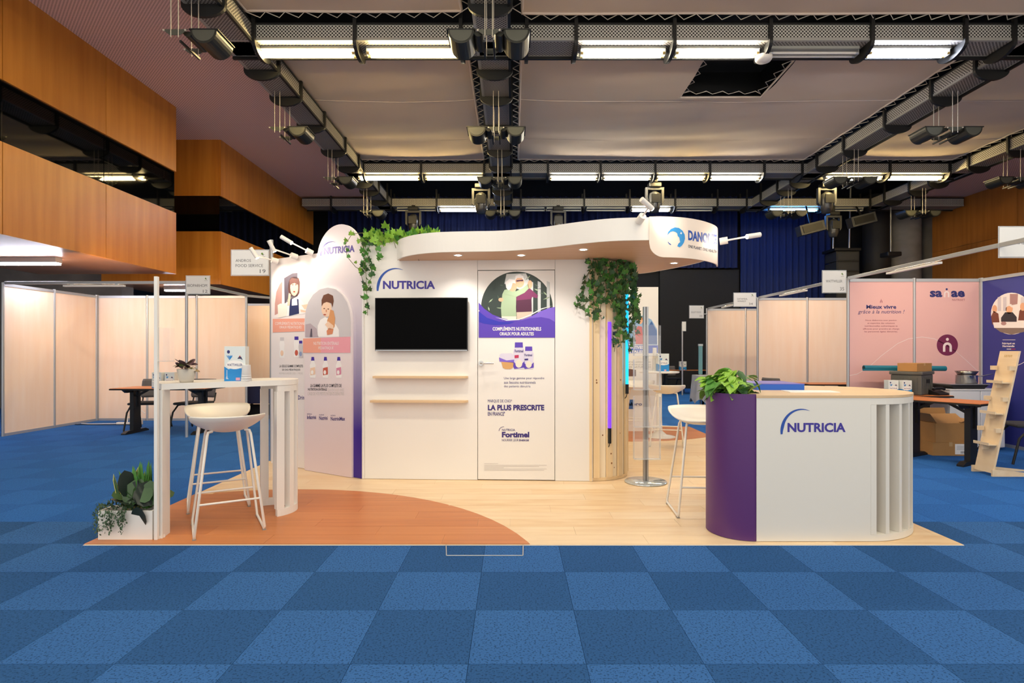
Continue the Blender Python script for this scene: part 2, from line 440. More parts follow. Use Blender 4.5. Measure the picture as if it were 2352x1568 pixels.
# stage curtains: pleated
def curtain(name, label, x0, x1, y, z0, z1, col, pitch=.22):
    mb = MB(); n = int((x1-x0)/pitch)*6; vs_ = []
    for i in range(n+1):
        x = x0+(x1-x0)*i/n; a = 2*PI*i/6
        for yy in (y+.06*math.sin(a)+.02*math.sin(a*.37), y+.06*math.sin(a)+.02*math.sin(a*.37)+.02):
            vs_ += [(x, yy, z0), (x, yy, z1)]
    for i in range(n):
        p, q = i*4, i*4+4
        mb.add([], [])
    mb.add(vs_, [(i*4, i*4+4, i*4+5, i*4+1) for i in range(n)]+[(i*4+2, i*4+3, i*4+7, i*4+6) for i in range(n)], True)
    return tag(mb.build(name, mat('curtain_'+col[1:], col, .9)), label, 'curtain')
curtain('stage_curtain', 'dark navy pleated curtain hanging across the top of the back wall', -6.5, 7.9, 19.9, 4.25, 6.75, '#0b1a48')
curtain('stage_curtain', 'navy pleated curtain hanging beside the black loudspeaker stack', 8.0, 11.2, 19.9, .0, 6.75, '#0d2052')

# ================================================================ CEILING: fabric, troughs, tubes, pendants
def fabric_panel(label, x0, x1, y0, y1, hole=None):
    root = thing('ceiling_fabric', label, 'ceiling fabric', loc=(x0, y0, CZ))
    xs = [x0+(x1-x0)*i/40 for i in range(41)]; ys = [y0+(y1-y0)*i/36 for i in range(37)]
    if hole:
        for h_, L in ((hole[0], xs), (hole[1], xs), (hole[2], ys), (hole[3], ys)):
            L[min(range(len(L)), key=lambda k: abs(L[k]-h_))] = h_
    sm = [y for y in (10.74, 12.7) if y0 < y < y1]
    edges = [y0]+sm+[y1]
    def z(x, y):
        for a, b_ in zip(edges[:-1], edges[1:]):
            if a <= y <= b_+1e-6: k = math.sin(PI*(y-a)/(b_-a)); break
        e = math.sin(PI*(x-x0)/(x1-x0))**.5 if x0 < x < x1 else 0
        return CZ-.07*k*e-.05*e*math.sin(PI*(y-y0)/(y1-y0))+.006*math.sin(y*9+x*2)
    mb = MB(); nx = len(xs); vs_ = [(x-x0, y-y0, z(x, y)-CZ) for y in ys for x in xs]; fs = []
    for j in range(len(ys)-1):
        for i in range(nx-1):
            if hole and hole[0]-1e-4 <= xs[i] and xs[i+1] <= hole[1]+1e-4 and hole[2]-1e-4 <= ys[j] and ys[j+1] <= hole[3]+1e-4: continue
            fs.append((j*nx+i, (j+1)*nx+i, (j+1)*nx+i+1, j*nx+i+1))
    mb.add(vs_, fs, True); mb.build('cloth', FABRIC, root)
    hem = MB()
    P3 = lambda x, y: (x-x0, y-y0, z(x, y)-CZ)
    loops = [[(x0, y) for y in ys]+[(x, y1) for x in xs[1:]]+[(x1, y) for y in ys[::-1][1:]]+[(x, y0) for x in xs[::-1][1:-1]]]
    if hole:
        a, b_, c, d = hole
        loops.append([(a, c), (a, d), (b_, d), (b_, c)])
    for lp in loops: hem.tube([P3(*p) for p in lp], .022, 6, True)
    hem.build('hem', SEAM, root)
    for y in sm: MB().tube([P3(x, y) for x in xs], .009, 5).build('seam', SEAM, root)
    lace = MB()
    def zig(p, q, out, n):
        pts = []
        for k in range(2*n+1):
            t = k/(2*n); o = out if k % 2 else (0, 0)
            x, y = p[0]+(q[0]-p[0])*t, p[1]+(q[1]-p[1])*t
            pts.append((x+o[0]-x0, y+o[1]-y0, -.01))
        lace.tube(pts, .008, 4)
    g = .14; pitch = .27
    for p, q, out in (((x0, y0), (x1, y0), (0, -g)), ((x0, y1), (x1, y1), (0, g)), ((x0, y0), (x0, y1), (-g, 0)), ((x1, y0), (x1, y1), (g, 0))):
        zig(p, q, out, int(math.dist(p, q)/pitch))
    if hole:
        a, b_, c, d = hole; g = -.12
        for p, q, out in (((a, d), (b_, d), (0, g)), ((a, c), (a, d), (-g, 0)), ((b_, c), (b_, d), (g, 0))): zig(p, q, out, int(math.dist(p, q)/pitch))
    lace.build('lacing', CORD, root)
fabric_panel('laced ceiling fabric panel on the left, behind the front row of tubes', -3.85, -.72, 8.85, 14.1)
fabric_panel('wide laced ceiling fabric panel with a black square hatch opening', .13, 7.25, 8.85, 14.1, (3.1, 4.6, 8.95, 10.5))
fabric_panel('laced ceiling fabric panel at right between the two right troughs', 7.95, 10.95, 8.85, 14.1)
fabric_panel('laced ceiling fabric panel at the top left edge of the picture', -3.75, -.72, 3.3, 7.95)
fabric_panel('laced ceiling fabric panel at the top edge right of the centre trough', .13, 7.25, 3.3, 8.0)
fabric_panel('laced ceiling fabric panel at the top right corner', 7.95, 10.95, 3.3, 8.0)
hb = MB()
for x0, x1, y0, y1 in ((3.02, 3.1, 8.9, 10.62), (4.6, 4.68, 8.9, 10.62), (3.02, 4.68, 10.5, 10.62), (3.02, 4.68, 8.9, 8.97)): hb.box(x0+(0 if x1 < 4 else 0), x1, y0, y1, 6.13, 6.5)
tag(hb.build('ceiling_hatch', BLACK), 'black square hatch frame above the opening in the ceiling fabric', 'hatch')

PXZ = perf('perforated_xz', ('X', 'Z'), .05, .26, '#c6c5be', '#1c1b1a', .45, .2); PXY = perf('perforated_xy', ('X', 'Y'), .05, .25, '#a5a29d', '#1c1b1a', .45, .2)
PYZ = perf('perforated_yz', ('Y', 'Z'), .05, .26, '#c6c5be', '#1c1b1a', .45, .2)
RAIL = mat('trough_rail', '#a8a8a2', .4, metal=.3)
TB, TT = 5.795, 6.02
def trough(label, ax, c0, c1, a0, a1, brk, skip=()):
    """perforated cable trough along ax, c0..c1 across, a0..a1 along; black half-moon brackets at brk"""
    root = thing('ceiling_trough', label, 'trough')
    def B(name, a, b_, c, d, z0, z1, m):
        if ax == 'x': boxs(name, a, b_, c, d, z0, z1, m, root)
        else: boxs(name, c, d, a, b_, z0, z1, m, root)
    B('side_panel', a0, a1, c0, c0+.006, TB+.03, TT, PXZ if ax == 'x' else PYZ)
    B('side_panel', a0, a1, c1-.006, c1, TB+.03, TT, PXZ if ax == 'x' else PYZ)
    B('bottom_panel', a0, a1, c0+.03, c1-.03, TB, TB+.006, PXY)
    for c in (c0, c1):
        B('flange', a0, a1, c-.012, c+.03 if c == c0 else c+.012, TB-.004, TB+.03, RAIL) if c == c0 else B('flange', a0, a1, c-.03, c+.012, TB-.004, TB+.03, RAIL)
        B('top_rail', a0, a1, c-.02, c+.02, TT, TT+.02, BLACK)
    B('keel', a0, a1, c1-.02, c1+.02, TB-.045, TB-.004, BLACK)
    cm, hw = (c0+c1)/2, (c1-c0)/2+.05
    for b_ in brk:
        pts = [(cm-hw, 6.3), (cm-hw, TB+.02)]+[(cm-hw*math.cos(PI*i/14), TB-.02-.15*math.sin(PI*i/14)) for i in range(15)]+[(cm+hw, TB+.02), (cm+hw, 6.3), (cm+hw-.05, 6.3), (cm+hw-.05, TB-.01), (cm-hw+.05, TB-.01), (cm-hw+.05, 6.3)]
        mb = MB()
        (mb.prism_yz if ax == 'x' else mb.prism_xz)(pts, b_-.025, b_+.025)
        mb.build('bracket', BLACK, root)
    return root
BY = [4.2, 5.9, 7.3, 9.0, 9.95, 11.2, 12.6, 13.7, 15.0, 15.75, 16.8]
trough('perforated ceiling trough across the hall holding the nearest row of tubes', 'x', 8.15, 8.6, -4.25, 11.4, [-3.72, -2.27, -.75, .2, .91, 2.32, 3.7, 5.16, 6.5, 7.2, 9.4, 10.9])
trough('perforated ceiling trough across the hall holding the middle row of tubes', 'x', 14.2, 14.65, -4.25, 11.4, [-3.75, -2.3, -.72, .2, .88, 2.2, 3.57, 4.94, 6.3, 7.25, 9.45, 10.95])
trough('perforated ceiling trough across the hall holding the farthest row of tubes', 'x', 17.45, 17.9, -6.5, 13.9, [-5.6, -3.75, -2.35, -.75, .25, 2.2, 3.6, 5.0, 6.3, 7.2, 9.6, 11.0, 12.6])
trough('perforated ceiling trough running into the distance on the left', 'y', -4.22, -3.95+.2, 3.4, 18.2, BY)
trough('perforated ceiling trough running into the distance above the booth centre', 'y', -.53, -.08+.03, 3.4, 18.2, BY)
trough('perforated ceiling trough running into the distance right of the wide fabric', 'y', 7.38, 7.83, 3.4, 18.2, BY)
trough('perforated ceiling trough running into the distance at the far right', 'y', 11.05, 11.5, 3.4, 18.2, BY)

trough('perforated ceiling trough above the camera, unseen, added to carry fill tubes', 'x', 3.0, 3.4, -4.25, 11.4, [-3.7, .2, 3.7, 7.2, 10.9])  # added out of view, with its tubes, as fill light
GLOW = {'warm': mat('tube_warm', '#fff1c8', .4, emit=70, ecol='#ffdf9a'), 'white': mat('tube_white', '#fffaf0', .4, emit=75, ecol='#fff2d8'),
        'cool': mat('tube_cool', '#f4f6ff', .4, emit=75, ecol='#e6ecff'), 'blue': mat('tube_blue', '#bfe0ff', .4, emit=40, ecol='#4d9cff'),
        'off': mat('tube_unlit', '#d9d6d0', .3)}
CAPM = mat('tube_cap', '#b59a5a', .5)
def tubes(label, x0, x1, y, z, kind, n=2):
    root = thing('fluorescent_light', label, 'light', loc=((x0+x1)/2, y, z)); h = (x1-x0)/2
    for k in range(n):
        yy = -.05+.1*k if n == 2 else 0
        MB().cyl((-h+.04, yy, 0), (h-.04, yy, 0), .019, n=10).build('tube', GLOW[kind], root)
        for a, b_ in ((-h, -h+.04), (h-.04, h)): MB().cyl((a, yy, 0), (b_, yy, 0), .02, n=10).build('end_cap', CAPM if kind != 'off' else ALU, root)
    MB().box(-h, h, -.09, .09, .045, TB-z-.002).build('tray', RAIL, root)
    MB().box(-h-.01, -h, -.06, .06, -.02, .05).build('holder', RAIL, root); MB().box(h, h+.01, -.06, .06, -.02, .05).build('holder', RAIL, root)
Y1, ZT = 8.38, 5.71
for x0, x1, k, l in ((-3.78, -2.33, 'warm', 'lit warm twin tube at the left end of the nearest trough'), (-2.15, -.72, 'warm', 'lit warm twin tube just left of the centre pendant, nearest trough'),
        (1.0, 2.24, 'white', 'lit white twin tube right of the centre pendant, nearest trough'), (2.4, 3.62, 'white', 'lit white twin tube in front of the black hatch opening'),
        (3.78, 5.08, 'off', 'unlit grey tube in the nearest trough, between two lit ones'), (5.24, 6.42, 'cool', 'bright white twin tube at the right end of the nearest trough')):
    tubes(l, x0, x1, Y1, ZT, k)
for x0, x1, q in ((-3.78, -2.33, 'leftmost lit twin tube'), (-2.15, -.72, 'lit twin tube left of the centre'), (1.0, 2.24, 'lit twin tube right of the centre'), (2.4, 3.62, 'fourth lit twin tube from the left'), (5.24, 6.42, 'fifth lit twin tube from the left'), (8.1, 9.3, 'rightmost lit twin tube')): tubes(q+' added as unseen fill in the trough above the camera', x0, x1, 3.2, ZT, 'white')  # unseen tubes added to brighten the scene
Y2 = 14.42
for x0, x1, k, l in ((-3.92, -2.38, 'warm', 'yellow twin tube at the left end of the middle trough'), (-2.22, -.76, 'warm', 'yellow twin tube left of the centre trough, middle row'),
        (.95, 2.14, 'white', 'first lit tube right of the centre trough, middle row'), (2.3, 3.5, 'white', 'second lit tube right of the centre trough, middle row'),
        (3.66, 4.88, 'warm', 'third lit tube right of the centre trough, yellowish, middle row'), (5.02, 6.26, 'white', 'fourth lit tube right of the centre trough, middle row'),
        (7.95, 9.38, 'warm', 'yellow twin tube right of the long right trough, middle row'), (9.54, 10.9, 'warm', 'orange-yellow twin tube at the right end of the middle row')):
    tubes(l, x0, x1, Y2, ZT, k)
Y3 = 17.68
for x0, x1, k, l in ((-3.6, -2.42, 'off', 'unlit tube at the left end of the farthest trough'), (-2.28, -.8, 'cool', 'bright cold white tube left of the centre trough, farthest row'),
        (.4, .98, 'off', 'short unlit tube right of the centre trough, farthest row'), (1.05, 2.12, 'off', 'unlit tube above the waving canopy, farthest row'), (2.3, 3.5, 'off', 'unlit tube left of the spotlight head, farthest row'),
        (3.7, 4.9, 'cool', 'bright cold tube behind the white arm spotlight of the canopy'), (5.1, 6.2, 'off', 'unlit tube above the logo fascia, farthest row'),
        (8.0, 9.5, 'blue', 'blue glowing tube in the farthest trough'), (9.7, 10.9, 'off', 'unlit tube right of the blue tube, farthest row')):
    tubes(l, x0, x1, Y3, ZT, k, 1 if k == 'off' else 2)

# ---- pendant uplights: two half-barrels on a bracket, hung by four cables
def make_pendant(sides=(-1, 1)):
    root = thing('pendant_uplight', 'x', 'light')
    hd = lambda cx, r: [(cx+r*math.cos(PI+PI*i/14), r*math.sin(PI+PI*i/14)) for i in range(15)]
    for s in sides:
        b = MB(); b.prism_xz(hd(s*.335, .158), -.2, .2, False); bo = b.build('barrel', GREYP, root)
        MB().prism_xz(hd(s*.335, .135), -.206, -.2).build('end_plate', mat('pendant_plate', '#46473f', .5), bo)
        MB().box(s*.335-.175, s*.335+.175, -.21, .21, .001, .016).build('lid', BLACK, root)
        b = MB(); b.prism_xz(hd(s*.125, .06), -.17, .2, False); b.build('driver_housing', GREYP, root)
        MB().box(s*.06-.012, s*.06+.012, -.21, .21, -.15, -.125).build('spar', BLACK, root)
    for y in (-.22, .215):
        MB().prism_xz([(-.16, .0), (.16, 0), (.06, -.07), (-.06, -.07)], y, y+.006).build('bracket_plate', mat('pendant_plate', '#46473f', .5), root)
        for s in (-1, 1):
            MB().cyl((s*.045, y-.004, -.1), (s*.045, y-.004, .613), .006, n=6).build('cable', CABLE, root)
            MB().cyl((s*.13, y-.012, -.015), (s*.13, y+.0, -.015), .012, n=8).build('bolt', CABLE, root)
    return root
pend = make_pendant(); pend1 = make_pendant((1,)); first1 = True
PZ = 5.18
spots = []
for nm, X in (('left', -3.98), ('centre', -.29), ('right', 7.6), ('far right', 11.28)):
    for k, Y in enumerate((7.0, 9.95, 12.75, 15.75)):
        if nm == 'far right' and k in (0, 1): continue
        if nm == 'right' and k == 0: continue
        spots.append((nm, k, X, Y))
ordn = ['nearest', 'second', 'third', 'fourth and farthest']
for q, (nm, k, X, Y) in enumerate(spots):
    l = f'black double-barrel pendant under the {nm} long trough, {ordn[k]} from the camera'
    if nm == 'left': o = pend1 if first1 else dup(pend1); first1 = False; X -= .07
    else: o = pend if nm == 'centre' and k == 0 else dup(pend)
    o.location = (X, Y, PZ); tag(o, l, 'light', 'black pendant uplights under the ceiling troughs')
# ---- moving head stage spotlights
def moving_head(label, x, y, z, rx=0):
    root = thing('stage_spotlight', label, 'light', loc=(x, y, z))
    MB().box(-.16, .16, -.12, .12, .32, .44).build('base', BLACK, root, bevel=.02)
    MB().box(-.05, .05, -.03 if y > 16 else -.16, .1 if y > 16 else .03, .44, TB-z).build('clamp', BLACK, root)
    MB().prism_xz([(-.24, .32), (.24, .32), (.24, -.08), (.18, -.14), (.18, .26), (-.18, .26), (-.18, -.14), (-.24, -.08)], -.05, .05).build('yoke', DKGREY, root)
    b = MB(); b.lathe([(.0, -.34), (.11, -.33), (.15, -.2), (.16, .0), (.14, .16), (.06, .22), (0, .22)], 18)
    b.build('head', mat('moving_head', '#4c4c4c', .25, metal=.4), root)
    MB().box(-.12, .12, -.19, -.15, -.1, .12).build('front_panel', BLACK, root)
    return root
moving_head('black moving-head spotlight left of the centre pendant, below the middle tubes', -.83, 14.78, 5.24)
moving_head('black moving-head spotlight hanging above the canopy next to a lit tube', 3.69, 14.76, 5.26)
moving_head('black moving-head spotlight behind the ivy on top of the wall', -3.05, 17.36, 5.3)
moving_head('black moving-head spotlight behind the middle of the canopy', 1.39, 17.36, 5.3)
moving_head('black moving-head spotlight in front of the blue tube', 8.2, 14.8, 5.26)
moving_head('black moving-head spotlight above the loudspeaker stack', 9.82, 17.36, 5.15)
def flood(label, x, y, z):
    root = thing('flood_light', label, 'light', loc=(x, y, z))
    MB().obox((0, 0, 0), (.75, .3, .3), 0, 0, -.25).build('housing', DKGREY, root)
    MB().obox((0, -.16, 0), (.6, .02, .2), 0, 0, -.25).build('lens', BLACK, root)
    MB().cyl((0, 0, .14), (0, .26, TB-z), .03, n=8).build('hanger', BLACK, root)
flood('grey floodlight box tilted beside the navy curtain', 9.05, 17.22, 5.05)
flood('dark floodlight box hanging near the right end of the farthest trough', 10.6, 17.22, 5.3)
# smoke detector and little things under the first trough
o = thing('smoke_detector', 'white round detector under the nearest trough beside the hatch', 'detector', loc=(3.70, 8.35, 5.60))
MB().lathe([(0, -.01), (.1, 0), (.12, .03), (.12, .07), (0, .07)], 20).build('cover', WHITE, o); MB().cyl((0, 0, .07), (0, 0, .19), .03, n=8).build('mount', RAIL, o)
# line-array loudspeaker
la = thing('loudspeaker_stack', 'black hanging loudspeaker stack of five cabinets before the navy curtain', 'loudspeaker', loc=(10.8, 18.6, 2.9))
for k in range(5):
    b = MB(); b.prism_yz([(-.35, k*.33), (.3, k*.33+.02), (.3, k*.33+.3), (-.35, k*.33+.32)], -.37, .37); c = b.build('cabinet', mat('speaker_black', '#252524', .6), la)
    MB().box(-.33, .33, -.37, -.352, k*.33+.04, k*.33+.28).build('grille', mat('speaker_grille', '#2f2f2e', .7), c)
MB().box(-.45, .4, -.4, .35, 1.66, 1.74).build('frame', BLACK, la)
for s in (-.28, .25): MB().cyl((s, 0, 1.74), (s+.05, 0, 3.85), .025, n=6).build('chain', CABLE, la)
hp = thing('hanging_speaker', 'small black speaker hanging on a thin pole before the dark column', 'loudspeaker', loc=(11.75, 17.6, 4.25))
MB().box(-.22, .22, -.2, .2, 0, .14).build('body', BLACK, hp, bevel=.03); MB().cyl((0, 0, .14), (0, 0, 1.54), .02, n=8).build('pole', RAIL, hp)
# striplights under the balconies
for l, x0, x1, y in (('long white strip light under the near balcony', -8.6, -7.34, 9.15), ('short white strip light under the far balcony', -8.1, -7.55, 13.2)):
    o = thing('strip_light', l, 'light', loc=(0, y, 2.72))
    MB().box(x0, x1, -.07, .07, .03, .115).build('housing', ALU, o); MB().box(x0+.01, x1-.01, -.06, .06, 0, .03).build('diffuser', mat('strip_glow', '#ffffff', .4, emit=45, ecol='#eef0ff'), o)
# ================================================================ THE BOOTH: back wall, door, screen, shelves
def spot(parent, loc, target, power, size, blend=.6, col=(1, .86, .74), rad=.03):
    d = bpy.data.lights.new('spot', 'SPOT'); d.energy = power; d.spot_size = size; d.spot_blend = blend; d.color = col; d.shadow_soft_size = rad
    o = bpy.data.objects.new('lamp', d); COL.objects.link(o); o.location = loc
    o.rotation_euler = (Vector(target)-Vector(loc)).to_track_quat('-Z', 'Y').to_euler()
    if parent: o.parent = parent
    return o
def logo_wordmark(mb, bx, fn, mi=0, mi2=1):
    """wordmark with the rising crescent above it; bx = word box (x0,y0,x1,y1) y down"""
    x0, y0, x1, y1 = bx; W, H = x1-x0, y1-y0
    mb.text('NUTRICIA', (x0, y0, x1, y1), fn, mi, bold=.035, res=3)
    # crescent: thick at lower left, fading to a point at upper right
    cx, cy, r = x0+.235*W, y1-.10*H, .43*W
    out, inn = [], []
    n = 26
    for i in range(n+1):
        t = i/n; a = math.radians(188-t*124)
        th = .062*W*(1-t)**.7*(.55+.45*min(1, t*6)) if t < 1 else 0
        rx, ry = r*.83, r*.9
        out.append((cx+rx*math.cos(a), cy-ry*math.sin(a)))
        inn.append((cx+(rx-th)*math.cos(a), cy-(ry-th)*math.sin(a)))
    for i in range(n): mb.flat([out[i], out[i+1], inn[i+1], inn[i]], fn, mi2)

WA = math.atan2(-.11, 2.32)
PW = Pl(-1.53, 5.84, WA)                        # front plane of the main wall
wall = thing('booth_wall', 'long white booth wall with a flush door and a wordmark', 'wall', loc=(-1.53, 5.84, 0), rz=WA)
WL = 2.33; WH = 2.44
dl, _ = PW.uv(1097, 1000); dr, dt = PW.uv(1275, 620)
ms, _ = PW.uv(1362, 900)
def panel(a, b_, z0, z1, y0=0, y1=.06): return MB().box(a+.0012, b_-.0012, y0, y1, z0, z1).build('wall_panel', WHITEW, wall)
panel(0, dl, FZ, WH); panel(dl, dr, dt+.005, WH); panel(dr, ms, FZ, WH)
MB().box(0, ms, .062, .12, FZ, WH).build('backing', WHITEW, wall)
MB().box(dl, dr, .03, .06, FZ, dt).build('door_recess', DKGREY, wall)
lg = MB(); fl = PW.crop(820, 500, 7.125, .0015)
logo_wordmark(lg, (425, 1030, 1278, 1166), fl)
lg.build('logo', [INDIGO, BLUEP], wall)
tr = MB().box(-.008, -.0005, -.004, .05, FZ, WH).build('edge_trim', WHITE, wall)
# door with its printed poster
door = MB().box(dl+.004, dr-.004, .001, .028, FZ+.006, dt-.002).build('door', WHITEW, wall); door['label'] = 'flush white door carrying a nutrition poster'
fd = lambda off: PW.crop(1090, 610, 3.136, off)
f1, f2, f3, f4, f5, f6 = [fd(.0006*k) for k in range(1, 7)]
pm = [mat('poster_violet', '#5b3fb5', .4), mat('poster_blue', '#2f2fae', .4), mat('poster_lilac', '#7f63cf', .4), WHITEP, PDARK, mat('print_leaf', '#4c5f4e', .5), mat('print_pale_green', '#a9bf9a', .5),
      mat('print_plum', '#7c2f5c', .5), SKIN, mat('print_white_hair', '#eeeae6', .5), mat('print_beige', '#d9c3ad', .5), mat('print_window', '#c9cdca', .5), INDIGO2, mat('print_dkplum', '#54243f', .5), mat('print_cream', '#efe3cf', .5), mat('print_caramel', '#d9a566', .5), LGREYT, mat('print_red', '#c0305a', .5), mat('print_bottle_white', '#dcd6e6', .5)]
g = MB()
clipc = (305, 300); R = 258; RY = 258
circ = [(305+R*math.cos(a), 300-RY*math.sin(a)) for a in [PI*(-.12)+PI*1.24*i/40 for i in range(41)]]
g.flat(circ, f1, 4)                                                          # dark greenhouse background
random.seed(3)
def incirc(x, y, m=6): return (x-305)**2+(y-300)**2 < (R-m)**2
for k in range(70):                                                          # foliage in the photo
    x, y = random.uniform(60, 540), random.uniform(70, 370)
    if incirc(x, y, 30) and (x < 200 or x > 440 or y < 100):
        a = random.uniform(0, PI); l_ = random.uniform(14, 34); w_ = 5
        g.flat([(x-l_*math.cos(a), y-l_*math.sin(a)), (x+w_*math.sin(a), y-w_*math.cos(a)), (x+l_*math.cos(a), y+l_*math.sin(a)), (x-w_*math.sin(a), y+w_*math.cos(a))], f2, random.choice((5, 5, 6, 4)))
for x in (400, 455, 520): g.flat([(x, 110), (x+22, 120), (x+22, 350), (x, 350)], f2, 11)
g.flat([(230, 60), (370, 55), (395, 110), (395, 200), (215, 130)], f2, 11)
# the dancing pair, printed
g.flat([(200, 205), (215, 175), (250, 165), (295, 172), (300, 230), (298, 300), (302, 385), (195, 385), (190, 300)], f3, 6)
g.flat([(205, 200), (285, 190), (350, 160), (385, 130), (395, 160), (360, 195), (300, 225)], f5, 6)
g.flat([(300, 190), (340, 165), (400, 165), (458, 215), (450, 235), (415, 225), (405, 260), (412, 330), (302, 335)], f3, 7)
g.flat([(302, 250), (410, 240), (412, 330), (302, 335)], f4, 13)
g.flat([(302, 335), (412, 328), (410, 385), (305, 388)], f3, 10)
g.flat([(195, 365), (302, 365), (300, 395), (197, 395)], f4, 14)
g.flat(ellipse(325, 118, 32, 40), f3, 8); g.flat([(290, 108), (296, 72), (325, 62), (352, 75), (357, 110), (340, 88), (308, 88)], f4, 9)
g.flat([(300, 105), (350, 100), (350, 112), (328, 112), (301, 116)], f5, 13)
g.flat(ellipse(275, 150, 30, 36), f4, 8); g.flat([(228, 160), (222, 120), (250, 95), (290, 102), (298, 128), (275, 125), (262, 165), (245, 178)], f5, 9)
g.flat(ellipse(399, 135, 17, 30), f5, 8); g.flat(ellipse(190, 245, 18, 14), f5, 8)
# wave and violet band
wave = [(30, 265), (70, 310), (130, 352), (200, 380), (270, 392), (340, 388), (410, 362), (480, 325), (540, 303), (580, 297)]
g.flat([(30, 518)]+[(30, 330)]+wave[1:]+[(580, 518)], f4, 0)
g.flat([(30, 265), (70, 310), (130, 352), (200, 378), (270, 392), (340, 388), (300, 397), (240, 400), (150, 385), (70, 350), (30, 318)], f5, 0)
g.flat([(32, 330), (90, 375), (180, 403), (290, 405), (250, 420), (150, 428), (70, 418), (32, 405)], f5, 1)
g.flat([(300, 405), (400, 378), (480, 370), (540, 382), (578, 405), (578, 298), (540, 304), (480, 326), (410, 364)], f5, 2)
g.flat([(150, 372), (230, 388), (320, 384), (400, 352), (480, 308), (560, 288), (480, 316), (400, 360), (320, 391), (230, 396)], f6, 3)
g.text('COMPLÉMENTS NUTRITIONNELS', (130, 436, 480, 468), f6, 3, bold=.03); g.text('ORAUX POUR ADULTES', (181, 478, 427, 503), f6, 3, bold=.03)
# bottles and cup
def bottle(x0, x1, y0, y1, fn, cap, body, low):
    w_ = x1-x0; h_ = y1-y0; xc = (x0+x1)/2
    g.flat([(xc-.34*w_, y0), (xc+.34*w_, y0), (xc+.36*w_, y0+.2*h_), (xc-.36*w_, y0+.2*h_)], fn(0), cap)
    g.flat([(xc-.36*w_, y0+.19*h_), (xc+.36*w_, y0+.19*h_), (x1, y0+.32*h_), (x1-.06*w_, y0+.6*h_), (x1, y1-.1*h_), (x1-.1*w_, y1), (x0+.1*w_, y1), (x0, y1-.1*h_), (x0+.06*w_, y0+.6*h_), (x0, y0+.32*h_)], fn(0), body)
    g.flat([(x0, y0+.7*h_), (xc, y0+.92*h_), (x1, y0+.7*h_), (x1, y1-.06*h_), (x0+.1*w_, y1), (x0, y1-.1*h_)], fn(1), low)
    g.flat(ellipse(xc, y0+.8*h_, .3*w_, .15*h_), fn(2), 14)
fb = lambda k: (f2, f3, f4)[k]
bottle(278, 360, 552, 744, fb, 0, 18, 0); g.text('Fortimel', (289, 604, 351, 624), f5, 12, bold=.02); g.flat([(288, 645), (318, 642), (318, 663), (288, 666)], f5, 17)
bottle(354, 426, 582, 744, fb, 0, 18, 0); g.text('Fortimel', (361, 634, 415, 652), f5, 12, bold=.02); g.flat([(360, 670), (386, 668), (386, 680), (360, 682)], f5, 12)
g.flat([(180, 640), (195, 632), (265, 630), (282, 640), (284, 690), (178, 680)], f2, 18); g.flat([(176, 660), (230, 682), (286, 676), (284, 700), (180, 690)], f3, 2)
g.flat([(192, 692), (284, 695), (276, 735), (258, 744), (222, 744), (204, 735)], f3, 15)
g.text('Une large gamme pour répondre', (212, 801, 502, 822), f2, 12); g.text('aux besoins nutritionnels', (212, 830, 440, 850), f2, 12); g.text('des patients dénutris', (212, 860, 402, 880), f2, 12)
g.text('MARQUE DE CNO*', (96, 962, 270, 988), f2, 12); g.text('LA PLUS PRESCRITE', (96, 1001, 502, 1042), f2, 12, bold=.045, res=3); g.text('EN FRANCE', (96, 1053, 212, 1080), f2, 12, bold=.015); g.text('1', (213, 1052, 218, 1062), f2, 12)
g.text('NUTRICIA', (198, 1174, 292, 1190), f2, 12, bold=.01); g.text('Fortimel', (197, 1196, 394, 1237), f2, 12, bold=.045, res=3)
g.text('NOURRIR LEUR', (197, 1247, 316, 1264), f2, 12); g.text('ÉNERGIE', (321, 1247, 392, 1264), f2, 12, bold=.03)
aa = [(198+36*math.cos(t)+12, 1192-34*math.sin(t)) for t in [PI*.98-PI*.5*i/10 for i in range(11)]]; bb = [(198+33*math.cos(t)+12.5, 1192-31*math.sin(t)) for t in [PI*.98-PI*.5*i/10 for i in range(11)]]
for i in range(10): g.flat([aa[i], aa[i+1], bb[i+1], bb[i]], f2, 12)
for y, x1 in ((1423, 170), (1435, 520), (1444, 465), (1453, 210), (1462, 520), (1471, 500)): g.flat([(70, y), (x1, y), (x1, y+3), (70, y+3)], f2, 16)
g.build('printed_poster', pm, door)
hx, hz = PW.uv(1105, 834)
h = MB(); h.cyl((hx, -.001, hz), (hx, -.012, hz), .026, n=18); h.tube([(hx, -.012, hz), (hx, -.05, hz), (hx+.012, -.058, hz), (hx+.135, -.058, hz)], .009, 10); h.build('handle', STEEL, door)
hr, _ = PW.uv(1275, 900)
# television
tv0, tvz1 = PW.uv(863, 685); tv1, tvz0 = PW.uv(1077, 806)
tv0, tv1 = tv0+.01, tv1-.005
tv = thing('television', 'large black flat-screen television mounted on the white wall', 'television', loc=(-1.53, 5.84, 0), rz=WA)
MB().box(tv0, tv1, -.062, -.03, tvz0, tvz1).build('body', mat('tv_black', '#0a0a0b', .3), tv, bevel=.003)
MB().box(tv0+.008, tv1-.008, -.0635, -.062, tvz0+.022, tvz1-.008).build('screen', mat('tv_screen', '#030304', .3, spec=.04), tv)
MB().box(tv0+.004, tv1-.004, -.0645, -.060, tvz0+.002, tvz0+.012).build('bottom_trim', ALU, tv)
MB().box(tv0+.25, tv1-.25, -.03, -.001, tvz0+.12, tvz1-.12).build('mount', BLACK, tv)
